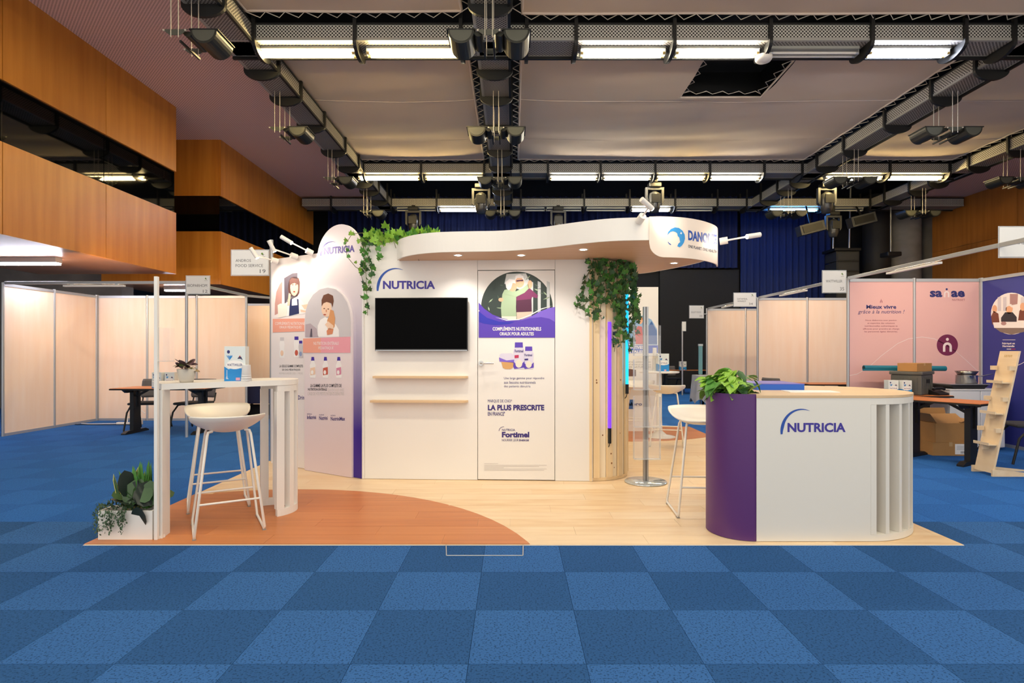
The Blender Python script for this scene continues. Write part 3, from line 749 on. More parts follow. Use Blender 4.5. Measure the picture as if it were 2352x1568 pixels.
# two narrow oak shelves
for l, u0, u1, v in (('upper narrow oak shelf on the white wall below the television', 857, 1080, 865), ('lower narrow oak shelf on the white wall, longer one', 851, 1080, 920)):
    a, z = PW.uv(u0, v); b_, _ = PW.uv(u1, v); a, b_ = a+.02, b_-.02
    o = MB(); o.prism([(a, -.002), (b_, -.002)]+arc(b_-.09, -.002-.0, .09, 0, -PI/2, 6)[1:]+[(a, -.09)], z-.011, z+.011)
    tag(o.build('wall_shelf', OAK, loc=(-1.53, 5.84, 0), rz=WA, bevel=.003), l, 'shelf', 'oak wall shelves')

# ================================================================ angled graphic panel on the left
GA = math.atan2(-.79, 1.294)
PG = Pl(-2.84, 6.65, GA)
gp_root = thing('graphic_panel', 'angled panel with rounded top printed with children photos and violet fade', 'display panel', loc=(-2.84, 6.65, 0), rz=GA)
GW = 1.516
aL, _ = PG.uv(733, 600)
rA = (GW-aL)/2; spz = 2.33
OFFW = mat('panel_print_white', '#efe6e2', .45)
MB().box(0, aL+.05, 0, .05, FZ, 2.40).build('rear_board', OFFW, gp_root)
VIOL = gradz('panel_violet_fade', .5, '#3a1f8e', 2.15, '#efe4e4')
b = MB(); b.prism_xz([(aL, FZ), (GW, FZ)]+[(aL+rA+rA*math.cos(t), spz+rA*math.sin(t)) for t in [PI*i/28 for i in range(29)]], -.024, -.002)
b.build('arch_board', VIOL, gp_root)
MB().box(GW+.001, GW+.02, -.024, .05, FZ, 2.33).build('edge_strip', mat('white_edge', '#ece8e6', .5), gp_root)
# raised front arch board with the boy
bl, _ = PG.uv(708, 700); br, _ = PG.uv(816, 700); r2 = (br-bl)/2; _, pk = PG.uv(762, 661); sp2 = pk-r2
FADE2 = gradz('arch_print', .3, '#e6d3d6', 2.0, '#f0e8e6')
b = MB(); b.prism_xz([(bl, FZ), (br, FZ)]+[(bl+r2+r2*math.cos(t), sp2+r2*math.sin(t)) for t in [PI*i/28 for i in range(29)]], -.05, -.025)
b.build('front_arch_board', FADE2, gp_root)
# prints
Gm = [mat('print_haze', '#f3e9e4', .5), mat('print_window_dark', '#655c66', .5), mat('print_rose', '#c99a90', .5), SKIN2, HAIRK, HAIRD, mat('print_denim', '#2c3560', .5), WHITEP, mat('print_milk', '#f8ecdc', .5),
      gradz('print_salmon', 0, '#efa58e', 3, '#efa58e'), mat('print_wall_grey', '#cfc9cb', .5), mat('print_teddy', '#d99a66', .5), mat('print_sofa', '#b9aab0', .5), mat('cap_violet', '#4a36a0', .4), DARKT, LGREYT,
      mat('print_skin_shade', '#d98d66', .5), mat('bottle_red', '#c8604c', .5), mat('bottle_pink', '#d98aa6', .5), mat('bottle_blue', '#8f9fc4', .5), INDIGO2, mat('print_lips', '#b04a3c', .5), mat('print_salmon_pink', '#eda3ae', .5)]
fg = lambda off: PG.crop(620, 600, 4.127, off)
r1, r2_, r3, r4 = fg(.001), fg(.0017), fg(.0024), fg(.0031)
g = MB()
archp = [(40, 535), (45, 400), (60, 290), (95, 210), (150, 145), (215, 112), (290, 112), (360, 160), (410, 230), (438, 310), (440, 400), (420, 480), (180, 520)]
g.flat(archp, r1, 0); g.flat([(135, 160), (215, 113), (262, 110), (262, 330), (140, 400)], r2_, 1); g.flat([(48, 400), (62, 290), (95, 215), (118, 190), (112, 480), (46, 510)], r2_, 2)
g.flat([(185, 330), (172, 260), (178, 190), (200, 155), (240, 142), (275, 160), (285, 200), (280, 300), (262, 330)], r2_, 4)
g.flat(ellipse(232, 250, 38, 78), r3, 3); g.flat([(190, 230), (186, 180), (215, 158), (258, 165), (272, 205), (262, 222), (236, 205), (212, 212)], r4, 4)
g.flat(ellipse(218, 222, 7, 5), r4, 4); g.flat(ellipse(248, 222, 7, 5), r4, 4); g.flat(ellipse(232, 288, 10, 7), r4, 21)
g.flat([(150, 520), (145, 400), (175, 350), (215, 335), (262, 340), (300, 370), (330, 410), (360, 420), (370, 480), (300, 500)], r2_, 7)
g.flat([(188, 420), (195, 360), (210, 352), (208, 420), (262, 415), (258, 355), (272, 360), (275, 430), (278, 495), (182, 518)], r3, 6)
g.flat([(300, 415), (390, 400), (400, 440), (330, 455)], r3, 3); g.flat([(290, 455), (360, 470), (355, 485), (295, 480)], r3, 3)
g.flat([(165, 420), (180, 300), (200, 310), (190, 420)], r3, 3)
g.flat([(75, 415), (100, 400), (158, 405), (165, 440), (155, 520), (80, 535)], r4, 8)
g.flat([(28, 545), (355, 540), (352, 662), (28, 674)], r3, 9)
g.text('COMPLÉMENTS NUTRITIONNELS', (52, 568, 350, 602), r4, 7); g.text('ORAUX PÉDIATRIQUES', (92, 606, 302, 640), r4, 7)
def bot(x0, x1, y0, y1, cap, body, mark, la_, lb):
    w_ = x1-x0; h_ = y1-y0; xc = (x0+x1)/2
    g.flat([(xc-.36*w_, y0), (xc+.36*w_, y0), (xc+.36*w_, y0+.17*h_), (xc-.36*w_, y0+.17*h_)], la_, cap)
    g.flat([(xc-.38*w_, y0+.16*h_), (xc+.38*w_, y0+.16*h_), (x1, y0+.35*h_), (x1-.1*w_, y0+.58*h_), (x1, y0+.8*h_), (x1-.06*w_, y1), (x0+.06*w_, y1), (x0, y0+.8*h_), (x0+.1*w_, y0+.58*h_), (x0, y0+.35*h_)], la_, body)
    g.flat(ellipse(xc, y0+.78*h_, .3*w_, .14*h_), lb, mark)
bot(90, 140, 720, 912, 10, 7, 3, r1, r2_); bot(226, 278, 712, 910, 13, 7, 17, r1, r2_); bot(272, 314, 752, 912, 13, 10, 19, r3, r4)
g.text('LA SEULE GAMME COMPLETE', (91, 980, 313, 1004), r1, 14, bold=.015); g.text('DE CNO PÉDIATRIQUES', (116, 1014, 288, 1038), r1, 14, bold=.015); g.text('REMBOURSÉE DÈS 1 MOIS', (90, 1048, 312, 1070), r1, 15)
g.text('NutriniDrink', (168, 1270, 346, 1310), r1, 20, bold=.015)
for y in (1985, 2000, 2020): g.flat([(210, y), (330, y+8), (330, y+11), (210, y+3)], r1, 15)
g.build('rear_print', Gm, gp_root); g = MB()
# boy on the raised board
q1, q2, q3, q4 = fg(.0515), fg(.0522), fg(.0529), fg(.0536)
inner = [(370, 718), (368, 560), (375, 470), (400, 390), (445, 320), (510, 270), (585, 252), (660, 270), (720, 320), (765, 390), (792, 480), (802, 570), (803, 716)]
g.flat(inner, q1, 10); g.flat([(370, 718), (372, 600), (420, 590), (480, 640), (495, 718)], q2, 12); g.flat([(415, 718), (425, 640), (436, 640), (440, 718)], q3, 1)
g.flat([(488, 700), (490, 610), (515, 555), (560, 530), (620, 560), (660, 600), (690, 650), (692, 716), (500, 718)], q2, 7)
g.flat(ellipse(574, 455, 48, 74), q3, 3); g.flat([(528, 430), (527, 370), (545, 325), (590, 308), (635, 330), (642, 380), (630, 440), (618, 400), (575, 388), (545, 400)], q4, 5)
g.flat(ellipse(552, 450, 8, 5), q4, 5); g.flat(ellipse(590, 455, 8, 5), q4, 5); g.flat(ellipse(557, 508, 14, 6), q4, 21); g.flat(ellipse(572, 472, 5, 14), q4, 16)
g.flat([(598, 520), (610, 460), (640, 470), (655, 540), (650, 620), (625, 660), (585, 640), (580, 560)], q4, 11)
g.flat([(560, 600), (590, 570), (640, 610), (640, 640), (600, 650)], fg(.0543), 3); g.flat([(575, 660), (600, 630), (640, 645), (630, 690), (580, 700)], fg(.0543), 16)
g.flat([(352, 732), (800, 715), (798, 866), (352, 866)], q3, 22); g.flat([(352, 732), (520, 726), (520, 866), (352, 866)], q4, 9)
g.text('NUTRITION ENTÉRALE', (452, 755, 690, 792), fg(.0545), 7); g.text('PÉDIATRIQUE', (498, 802, 640, 838), fg(.0545), 7)
for x0, mk in ((412, 3), (532, 17), (658, 18)):
    g.flat([(x0+18, 905), (x0+42, 905), (x0+46, 940), (x0+14, 940)], q1, 13)
    g.flat([(x0+20, 940), (x0+42, 940), (x0+60, 985), (x0+50, 1040), (x0+60, 1075), (x0+56, 1104), (x0+6, 1100), (x0, 1070), (x0+8, 1040), (x0+2, 985)], q1, 7)
    g.flat([(x0+8, 1010), (x0+52, 1000), (x0+54, 1070), (x0+8, 1078)], q2, mk); g.flat(ellipse(x0+26, 1050, 12, 20), q3, 7)
g.text('LA GAMME LA PLUS COMPLÈTE DE', (420, 1152, 714, 1190), q1, 14, bold=.015); g.text('NUTRITION ENTÉRALE', (397, 1194, 577, 1222), q1, 14, bold=.02); g.text('QUI ÉVOLUE AVEC', (585, 1196, 740, 1232), q1, 15); g.text("L'ÂGE DE VOS PETITS PATIENTS DÉNUTRIS", (395, 1228, 738, 1266), q1, 15)
for t, x0, x1 in (('Infatrini', 388, 474), ('Nutrini', 503, 582), ('NutriniMax', 612, 748)):
    y = 1455+(x0-388)*.06; g.text(t, (x0, y, x1, y+36), q1, 20, bold=.02); g.text('NUTRICIA', (x0, y-18, x0+45, y-6), q1, 20)
for k, y in enumerate((2008, 2024, 2040)): g.flat([(380, y), (700-60*k, y+40), (700-60*k, y+43), (380, y+3)], q1, 15)
g.build('front_print', Gm, gp_root)
lgm = MB(); fq = PG.crop(520, 500, 6.918, .026)
def skew(x, y): return fq(x, y-(x-1580)*.085)
logo_wordmark(lgm, (1580, 478, 2065, 590), skew)
lgm.build('logo', [mat('logo_faded', '#4a3a98', .5), INDIGO], gp_root)

# ================================================================ canopy with waving fascia
CB, CT = 2.251, 2.44
wave_pts = [(-1.18, 5.77), (-1.10, 5.6), (-.93, 5.42), (-.7, 5.31), (-.4, 5.27), (-.1, 5.24), (.25, 5.10), (.55, 4.90), (.83, 4.76), (1.136, 4.72)]
def catmull(pts, n=6):
    out = []
    P = [pts[0]]+list(pts)+[pts[-1]]
    for i in range(1, len(P)-2):
        for k in range(n):
            t = k/n; a, b_, c, d = P[i-1:i+3]
            out.append(tuple(.5*((2*b_[j])+(-a[j]+c[j])*t+(2*a[j]-5*b_[j]+4*c[j]-d[j])*t*t+(-a[j]+3*b_[j]-3*c[j]+d[j])*t**3) for j in (0, 1)))
    return out+[pts[-1]]
wv = catmull(wave_pts)
pan = catmull([(1.136, 4.72), (1.25, 4.715), (1.42, 4.75), (1.59, 4.845), (1.74, 4.985), (1.83, 5.11), (1.885, 5.24)], 8)
canopy = thing('canopy', 'white waving canopy with wooden underside above the booth wall', 'canopy', loc=(0, 0, 0))
backp = [(1.885, 5.24), (1.98, 5.5), (1.975, 5.8), (1.9, 6.1), (1.72, 6.5), (1.53, 6.78), (1.2, 6.9), (.8, 6.7), (.8, 5.86), (-1.18, 5.95)]
def shrink(pts, d):
    out = []
    for i, p in enumerate(pts):
        a = pts[max(0, i-1)]; b_ = pts[min(len(pts)-1, i+1)]; tx, ty = b_[0]-a[0], b_[1]-a[1]; L = math.hypot(tx, ty)
        out.append((p[0]-ty/L*d, p[1]+tx/L*d))
    return out
foot = shrink(wv, .02)+shrink(pan, .02)[1:]+backp[1:]
b = MB(); b.prism(foot, CB+.002, CB+.02); b.build('soffit', SOFFIT, canopy)
b = MB(); b.prism(foot, CT-.03, CT-.012); b.build('top_board', WHITEW, canopy)
b = MB(); b.prism(wv+shrink(wv, .018)[::-1], CB, CT); b.build('fascia', WHITEW, canopy)
bk = catmull(backp[:7], 5); b = MB(); b.prism(bk+shrink(bk, .018)[::-1], CB, CT); b.build('side_fascia', WHITEW, canopy)
# drooping logo panel with rounded lower corner
b = MB(); vs_ = []; nP = len(pan)
dist = [0]
for i in range(1, nP): dist.append(dist[-1]+math.dist(pan[i], pan[i-1]))
outp = shrink(pan, -.012); inp_ = shrink(pan, .0)
def zlow(d): return 2.105 if d > .12 else 2.105+.12-math.sqrt(max(0, .12**2-(.12-d)**2))
for i in range(nP):
    zl = zlow(dist[i])
    vs_ += [(outp[i][0], outp[i][1], zl), (outp[i][0], outp[i][1], CT+.003), (inp_[i][0], inp_[i][1], zl), (inp_[i][0], inp_[i][1], CT+.003)]
fs = []
for i in range(nP-1):
    p, q = 4*i, 4*i+4
    fs += [(p, q, q+1, p+1), (p+2, p+3, q+3, q+2), (p+1, q+1, q+3, p+3), (p, p+2, q+2, q)]
fs += [(0, 1, 3, 2), (4*nP-4, 4*nP-2, 4*nP-1, 4*nP-3)]
b.add(vs_, fs, False); lp = b.build('logo_panel', mat('cream_panel', '#efe0d2', .4), canopy)
outl = shrink(pan, -.0135)
def fdan(zx, zy):
    u, v = 1420+zx/6.533, 450+zy/6.533; k = (u-CX)/F
    for i in range(nP-1):
        k0, k1 = outl[i][0]/outl[i][1], outl[i+1][0]/outl[i+1][1]
        if k0 <= k <= k1 or (i == nP-2 and k > k1) or (i == 0 and k < k0):
            t = (k-k0)/(k1-k0); x = outl[i][0]+t*(outl[i+1][0]-outl[i][0]); y = outl[i][1]+t*(outl[i+1][1]-outl[i][1])
            return (x, y, CAMH-(v-HZ)/F*y)
g = MB()
sky = [(735, 590), (750, 540), (790, 495), (850, 470), (910, 478), (965, 520), (998, 580), (1003, 640), (985, 700), (955, 745), (922, 768), (885, 752), (905, 710), (930, 690), (922, 660), (918, 625), (892, 600), (885, 560), (860, 540), (820, 528), (780, 540), (755, 565)]
cg = [fdan(*p) for p in sky]
n_ = len(sky)
g.add(cg, [tuple(range(n_))], mi=0)
g.flat([(745, 680), (765, 705), (795, 725), (788, 735), (765, 722), (748, 700)], fdan, 1)
g.flat([(940, 535), (946, 550), (962, 556), (948, 562), (950, 580), (940, 566), (926, 570), (934, 556)], lambda x, y: tuple(Vector(fdan(x, y))+Vector((.0005, -.0012, 0))), 2)
def sk(f, a): return lambda x, y: f(x, y+(x-1050)*a)
g.text('DANONE', (1050, 510, 1478, 662), sk(fdan, .16), 1, bold=.04, res=3)
g.text('ONE PLANET. ONE HEALTH', (1050, 728, 1478, 772), sk(fdan, .2), 3, bold=.01)
g.build('logo', [mat('logo_sky_blue', '#2a8fd0', .4), BLUEP, WHITEP, mat('logo_navy', '#2b3550', .5)], lp)
# recessed downlights
DOWN = mat('downlight_glow', '#ffffff', .4, emit=25, ecol='#fff4e6')
for l, u, v in (('leftmost recessed downlight under the canopy, above the television', 1052, 586), ('recessed downlight under the canopy above the door', 1197, 586), ('recessed downlight under the canopy right of the door', 1340, 573), ('recessed downlight under the canopy below the logo panel', 1548, 604)):
    x, y, _ = at(u, v, (CB-CAMH)*F/(HZ-v))
    o = thing('downlight', l, 'light', loc=(x, y, CB))
    MB().lathe([(.03, .001), (.045, -.004), (.048, .001)], 20).build('ring', WHITE, o)
    MB().lathe([(0, -.002), (.031, -.002)], 16).build('lens', DOWN, o)
    spot(o, (0, 0, -.02), (0, .05, -1), 9, 2.2, .8, (1, .93, .85))
# arm spotlights
def arm_spot(label, base, head, aim, power, size=1.5, Lh=.13):
    """white cylinder base, thin arm and tubular head; aim is the point lit"""
    o = thing('arm_spotlight', label, 'light', loc=base); B = Vector(base); Hh = Vector(head)-B
    d = (Vector(aim)-Vector(head)).normalized()
    MB().cyl((0, 0, 0), tuple(Hh.normalized()*.07), .032, n=18).build('base', WHITE, o)
    MB().cyl(tuple(Hh.normalized()*.06), tuple(Hh), .008, n=8).build('arm', WHITE, o)
    hd = MB().cyl(tuple(Hh-d*Lh*.75), tuple(Hh+d*Lh*.25), .022, n=16).build('head', WHITE, o)
    e = Hh+d*(Lh*.25+.001)
    MB().cyl(tuple(e), tuple(e+d*.004), .018, n=14).build('lens', mat('spot_glow', '#fff4e6', .4, emit=40, ecol='#ffe2c0'), o)
    spot(o, tuple(e+d*.02), tuple(e+d), power, size, 1.0)
    return o
def gpw(s, y, z):                                # a point by the angled panel
    ca, sa = math.cos(GA), math.sin(GA); return (-2.84+s*ca-y*sa, 6.65+s*sa+y*ca, z)
arm_spot('white arm spotlight at the left end of the angled graphic panel', gpw(.16, -.03, 2.36), gpw(.1, -.27, 2.40), gpw(.3, 0, 1.85), 7, 2.0)
arm_spot('white arm spotlight in the middle of the three on the angled panel', gpw(.5, -.03, 2.38), gpw(.44, -.29, 2.44), gpw(.55, 0, 1.85), 7, 2.0)
arm_spot('white arm spotlight beside the rounded panel top, aimed at its wordmark', gpw(.76, -.03, 2.40), gpw(.68, -.27, 2.50), gpw(1.1, 0, 2.2), 6, 2.2)
arm_spot('white arm spotlight standing on the canopy fascia', (1.05, 4.715, 2.405), (1.10, 4.56, 2.49), (1.4, 4.73, 2.3), 3)
arm_spot('glaring arm spotlight reaching out right of the logo panel', (1.90, 5.2, 2.33), (2.14, 5.1, 2.36), (1.8, 5.05, 2.3), 4)
# ================================================================ slatted pine column, light tubes, ivy
colm = thing('slat_column', 'rounded column of upright knotty pine boards at the wall end', 'column', loc=(.83, 6.14, 0))
rC = .40; zc = CB-.005
nS = 18
a_start, a_end = -PI/2-.05, PI/2
random.seed(11)
for i in range(nS):
    a0 = a_start+(a_end-a_start)*i/nS; a1 = a_start+(a_end-a_start)*(i+1)/nS; am = (a0+a1)/2
    dep = -.012 if i % 2 else .014
    r0 = rC-.012+dep; w_ = rC*(a1-a0)*(.9 if i % 2 == 0 else .98)
    b = MB(); b.obox((r0*math.cos(am), r0*math.sin(am), (FZ+.03+zc)/2), (.024, w_, zc-FZ-.03), am)
    s_ = b.build('pine_board', PINE if i % 2 == 0 else PINE2, colm)
    kn = MB()
    for k in range(2):
        z = random.uniform(.1, 2.1); y = random.uniform(-.3, .3)*w_; rr = random.uniform(.006, .011); x = r0+.0128
        pts = [(x, y+rr*.8*math.cos(t), z+rr*math.sin(t)) for t in [2*PI*q/8 for q in range(8)]]
        kn.add([(p[0]*math.cos(am)-p[1]*math.sin(am), p[0]*math.sin(am)+p[1]*math.cos(am), p[2]) for p in pts], [tuple(range(8))])
    kn.build('knot', KNOT, s_)
b = MB(); b.prism([(0, 0)]+arc(0, 0, rC+.004, a_start, a_end, 20), FZ, FZ+.03); b.build('base_ring', PINE, colm)
b = MB(); b.prism([(0, 0)]+arc(0, 0, rC-.04, a_start, a_end, 20), FZ+.03, zc); b.build('core', PINE, colm)
MB().box(-.055, -.03, -.43, -.36, FZ, zc).build('end_board', PINE, colm)
PURG = mat('led_violet', '#6f3fe0', .3, emit=.95, ecol='#5a24ff'); CYNG = mat('led_cyan', '#2aa8d8', .3, emit=.9, ecol='#10a8f0')
def led(label, ang, z0, z1, m, zend):
    x, y = .83+(rC+.03)*math.cos(ang), 6.14+(rC+.03)*math.sin(ang)
    o = thing('led_tube', label, 'light', loc=(x, y, 0))
    MB().cyl((0, 0, z0), (0, 0, z1), .016, n=12).build('glow_tube', m, o)
    MB().cyl((0, 0, zend), (0, 0, z0), .017, n=12).build('end_cap', BLACK, o)
    MB().tube([(0, 0, zend), (-.005, .01, zend-.03), (-.02, .02, zend-.05)], .004, 5).build('cord', BLACK, o)
    for z in (z0+.1, z1-.1): MB().box(-.008, .008, -.008, .03, z-.01, z+.01).build('clip', BLACK, o)
led('violet glowing light tube upright on the pine column', -PI/2+.36, .545, 1.62, PURG, .39)
led('cyan glowing light tube upright on the pine column, farther round', -PI/2+1.0, .98, 1.95, CYNG, .88)

# ---- leaf meshes
def leaf_mesh(name, kind, m):
    if kind == 'ivy':
        out = [(0, 0), (.22, -.12), (.5, .05), (.36, .3), (.42, .62), (.18, .58), (0, 1), (-.18, .58), (-.42, .62), (-.36, .3), (-.5, .05), (-.22, -.12)]
    elif kind == 'heart':
        out = [(0, 0), (.28, -.08), (.42, .2), (.36, .55), (.16, .85), (0, 1.05), (-.16, .85), (-.36, .55), (-.42, .2), (-.28, -.08)]
    elif kind == 'lance':
        out = [(0, 0), (.16, .2), (.22, .5), (.15, .8), (0, 1.05), (-.15, .8), (-.22, .5), (-.16, .2)]
    elif kind == 'broad':
        out = [(0, 0), (.22, .08), (.36, .35), (.36, .62), (.22, .88), (0, 1.02), (-.22, .88), (-.36, .62), (-.36, .35), (-.22, .08)]
    else:
        out = [(-.05, 0), (.05, 0), (.07, .5), (.045, .85), (0, 1), (-.045, .85), (-.07, .5)]
    kx, ky = (.06, .1) if kind == 'broad' else (.22, .28)
    zf = lambda x, y: kx*abs(x)-ky*(y-.3)**2
    n = len(out); c = [(0, .35, zf(0, .35)-.03)]
    vs_ = [(x, y, zf(x, y)) for x, y in out]+c
    mb = MB(); mb.add(vs_, [(i, (i+1) % n, n) for i in range(n)], True)
    o = mb.build(name, m); me = o.data; bpy.data.objects.remove(o); return me
IVY = [leaf_mesh('ivy_leaf', 'ivy', m) for m in (LEAFB, LEAFC, LEAFC)]
IVYL = [leaf_mesh('ivy_leaf', 'ivy', m) for m in (LEAFA, LEAFA, LEAFB)]
HEART = [leaf_mesh('leaf', 'heart', m) for m in (LEAFA, LEAFB, LEAFC)]
LANCE = [leaf_mesh('leaf', 'lance', m) for m in (LEAFA, LEAFB, LEAFC)]
def rnd(a, b_): return random.uniform(a, b_)
def vine(root, pts, leaves, n, size, spread=.035, name='ivy_leaf'):
    """a trailing stem with leaves along it"""
    MB().tube(pts, .003, 4).build('stem', STEM, root)
    for k in range(n):
        t = (k+rnd(.1, .9))/n*(len(pts)-1); i = min(int(t), len(pts)-2); f = t-i
        p = [pts[i][j]+(pts[i+1][j]-pts[i][j])*f+rnd(-spread, spread) for j in range(3)]
        s = size*rnd(.7, 1.25)
        inst(random.choice(leaves), root, p, (rnd(PI/2+.1, PI*.85), rnd(-.5, .5), rnd(-.9, .9)), s, name)
random.seed(5)
ivy = thing('hanging_ivy', 'dark green ivy hanging down the pine column from the canopy', 'plant', loc=(.83, 6.14, zc))
for k in range(19):
    a = -PI/2-.12+1.55*k/18+rnd(-.05, .05); r = rC+rnd(.03, .08); L = (.55+.32*math.sin(PI*k/18)+(.16 if k > 11 else 0))*rnd(.55, 1.15)
    pts = [(r*math.cos(a)+rnd(-.02, .02)*q, r*math.sin(a)-.02*q*rnd(0, .4), -.01-L*q/5) for q in range(6)]
    vine(ivy, pts, IVY, int(14*L/.5), .062)
for dx, L in ((-.16, .5), (-.12, .42)):
    pts = [(-.02, -.42, -.05), (-.06+dx*.3, -.45, -.2), (dx, -.46, -L*.8), (dx*1.15, -.46, -L*.95), (dx*1.2, -.46, -L)]
    vine(ivy, pts, IVY, 9, .055)
ivy2 = thing('ivy_plant', 'bright green ivy spilling over the top left corner of the booth wall', 'plant', loc=(-1.4, 5.84, 2.44))
tr_ = MB().box(-.12, .62, .12, .3, -.005, .06).build('trough', WHITE, ivy2)
for k in range(17):
    x = -.1+.72*k/16; h = rnd(.03, .14)
    pts = [(x, .15, .05), (x+rnd(-.05, .05), .05, h), (x+rnd(-.1, .1), -.06, h*.6), (x+rnd(-.1, .1), -.1, -rnd(.0, .09))]
    vine(ivy2, pts, IVYL, 8, .075, .045)
for x, L in ((-.11, .75), (-.06, .45), (-.13, .5), (.02, .2)):
    pts = [(x+.02, .05, .06), (x, -.05, 0), (x+rnd(-.03, .03), -.06, -L*.35), (x+rnd(-.03, .03), -.05, -L*.7), (x+rnd(-.03, .03), -.05, -L)]
    vine(ivy2, pts, IVY[:2]+IVYL[2:], int(16*L/.5), .06, .03)
vine(ivy2, [(-.1, -.03, .1), (-.24, -.07, .08), (-.3, -.09, -.03), (-.28, -.1, -.16), (-.2, -.08, -.26), (-.13, -.06, -.3)], IVYL, 10, .045, .02)
vine(ivy2, [(.3, -.05, .05), (.36, -.12, -.05), (.42, -.14, -.14), (.45, -.1, -.2)], IVYL, 6, .05, .02)

# ================================================================ brochure stand
bs = thing('brochure_stand', 'clear acrylic brochure stand with chrome pole and round base', 'brochure stand', loc=(1.337, 5.70, FZ))
MB().lathe([(0, 0), (.21, 0), (.212, .004), (.205, .010), (.03, .012), (0, .012)], 40).build('base_plate', mat('base_glass', '#cfd6d6', .08, metal=.5), bs)
MB().box(-.024, .024, -.02, .02, .012, 1.76).build('pole', mat('pole_alu', '#b4b6b8', .3, metal=.7), bs)
MB().box(-.004, .004, -.0215, -.02, .012, 1.76).build('pole_groove', DKGREY, bs)
for z in (1.27, .93, .56, .24):
    pk_ = thing('pocket'); pk_.parent = bs
    o = MB().box(-.13, .13, -.026, -.022, z, z+.31).build('back_plate', ACRYL, pk_); o2 = MB().box(-.13, .13, -.085, -.082, z, z+.2).build('front_plate', ACRYL, pk_)
    MB().box(-.132, -.13, -.085, -.022, z, z+.3).build('side_plate', ACRYL2, pk_); MB().box(.13, .132, -.085, -.022, z, z+.3).build('side_plate', ACRYL2, pk_)
    MB().box(-.132, .132, -.085, -.022, z-.003, z).build('pocket_floor', ACRYL2, pk_)

# ================================================================ bar stools
def make_stool():
    root = thing('bar_stool', 'x', 'stool')
    nr, nt_ = 9, 40; vs_ = []; fs = []
    def P(r, t, dz):
        # back is -y: wide wrapping shell, low lip at the front
        cx_, sx_ = math.cos(t), math.sin(t)
        a, b_ = .248, .215
        k = (1-sx_)/2                                   # 1 at the back
        q = min(1, max(0, k*1.55-.1)); rise = .018+.088*q*q*(3-2*q)
        rr = r**2.6
        x = a*r*cx_*(1+.04*k); y = b_*r*sx_-.045*k*rr
        return (x, y, .745+rise*rr+(dz-.022*(1-r*r) if dz else 0))
    for dz in (0, -.011):
        for i in range(nr+1):
            for j in range(nt_): vs_.append(P(i/nr, 2*PI*j/nt_, dz))
    M_ = (nr+1)*nt_
    for i in range(nr):
        for j in range(nt_):
            p, q = i*nt_+j, i*nt_+(j+1) % nt_
            fs.append((p, p+nt_, q+nt_, q)); fs.append((M_+p, M_+q, M_+q+nt_, M_+p+nt_))
    for j in range(nt_):
        p, q = nr*nt_+j, nr*nt_+(j+1) % nt_; fs.append((p, M_+p, M_+q, q))
    mb = MB(); mb.add(vs_, fs, True); mb.build('seat', STOOLW, root)
    R_ = .0095
    for s in (-1, 1):
        tx, bx_ = s*.135, s*.225
        pts = [(tx*.8, -.08, .731), (tx, -.11, .729), (s*.142, -.128, .705), (bx_, -.225, .03), (bx_, -.21, R_), (bx_, .21, R_), (bx_, .225, .03), (s*.142, .128, .705), (tx, .11, .729), (tx*.8, .08, .731)]
        lf = MB().tube(pts, R_, 8).build('leg_frame', STOOLW, root)
        for y in (-.2, .2): MB().box(bx_-.012, bx_+.012, y-.02, y+.02, -.0, .004).build('glide', mat('glide_grey', '#9b9690', .6), lf)
    for y, z in ((-.196, .235), (.196, .235)):
        xx = .225-(z-.03)/(.67)*.08
        MB().cyl((-xx, y, z), (xx, y, z), .008, n=8).build('footrest', STOOLW, root)
    return root
st = make_stool()
GRP = 'white shell bar stools in the booth'
stools = [((-2.13, 4.23), math.radians(31), 'white shell bar stool nearest the camera, under the left high table'),
          ((-2.53, 4.86), math.radians(30)+PI, 'white shell bar stool on the far side of the left high table'),
          ((1.545, 4.665), PI-.07, 'white shell bar stool beside the purple end of the counter'),
          ((2.16, 7.95), math.radians(-15), 'white shell bar stool in front of the white round table at the back'),
          ((1.98, 8.95), math.radians(160), 'white shell bar stool behind the white round table at the back')]
for q, (p, rz, l) in enumerate(stools):
    o = st if q == 0 else dup(st)
    o.location = (p[0], p[1], FZ); o.rotation_euler = (0, 0, rz); tag(o, l, 'stool', GRP)

# ================================================================ high table on the left with slatted rounded end
dA = Vector((.77, .64)).normalized(); nA = Vector((-dA.y, dA.x))
A0 = Vector((-2.475, 3.985))
def TP(a, b_): p = A0+dA*a+nA*b_; return (p.x, p.y)
rT, LT, zt0, zt1 = .23, .79, 1.052, 1.094
ht = thing('high_table', 'white high table with a rounded slatted end and a plank leg', 'table', loc=(0, 0, 0))
ang = math.atan2(dA.y, dA.x)
c_ = TP(LT, rT)
top = [TP(0, 0)]+arc(c_[0], c_[1], rT, ang-PI/2, ang+PI/2, 22)+[TP(0, 2*rT)]
MB().prism(top, zt0, zt1).build('table_top', WHITE, ht, bevel=.003)
b = MB(); b.prism([(-2.486, 3.972), (-2.460, 3.972), (-2.486, 4.105), (-2.511, 4.105)], FZ, zt0-.001); b.build('leg', WHITE, ht, bevel=.002)
rg = lambda ri: arc(c_[0], c_[1], rT-.004, ang-PI/2, ang+PI/2, 24)+arc(c_[0], c_[1], ri, ang+PI/2, ang-PI/2, 24)
MB().prism(rg(rT-.05), FZ, FZ+.055).build('bottom_ring', WHITE, ht); MB().prism(rg(rT-.05), zt0-.05, zt0-.001).build('top_ring', WHITE, ht)
for k in range(7):
    a = ang-PI/2+.12+(PI-.24)*k/6
    b = MB(); b.obox((c_[0]+(rT-.029)*math.cos(a), c_[1]+(rT-.029)*math.sin(a), (FZ+.055+zt0-.05)/2), (.046, .062 if k in (0, 6) else .05, zt0-.105-FZ), a); b.build('slat', WHITE, ht)
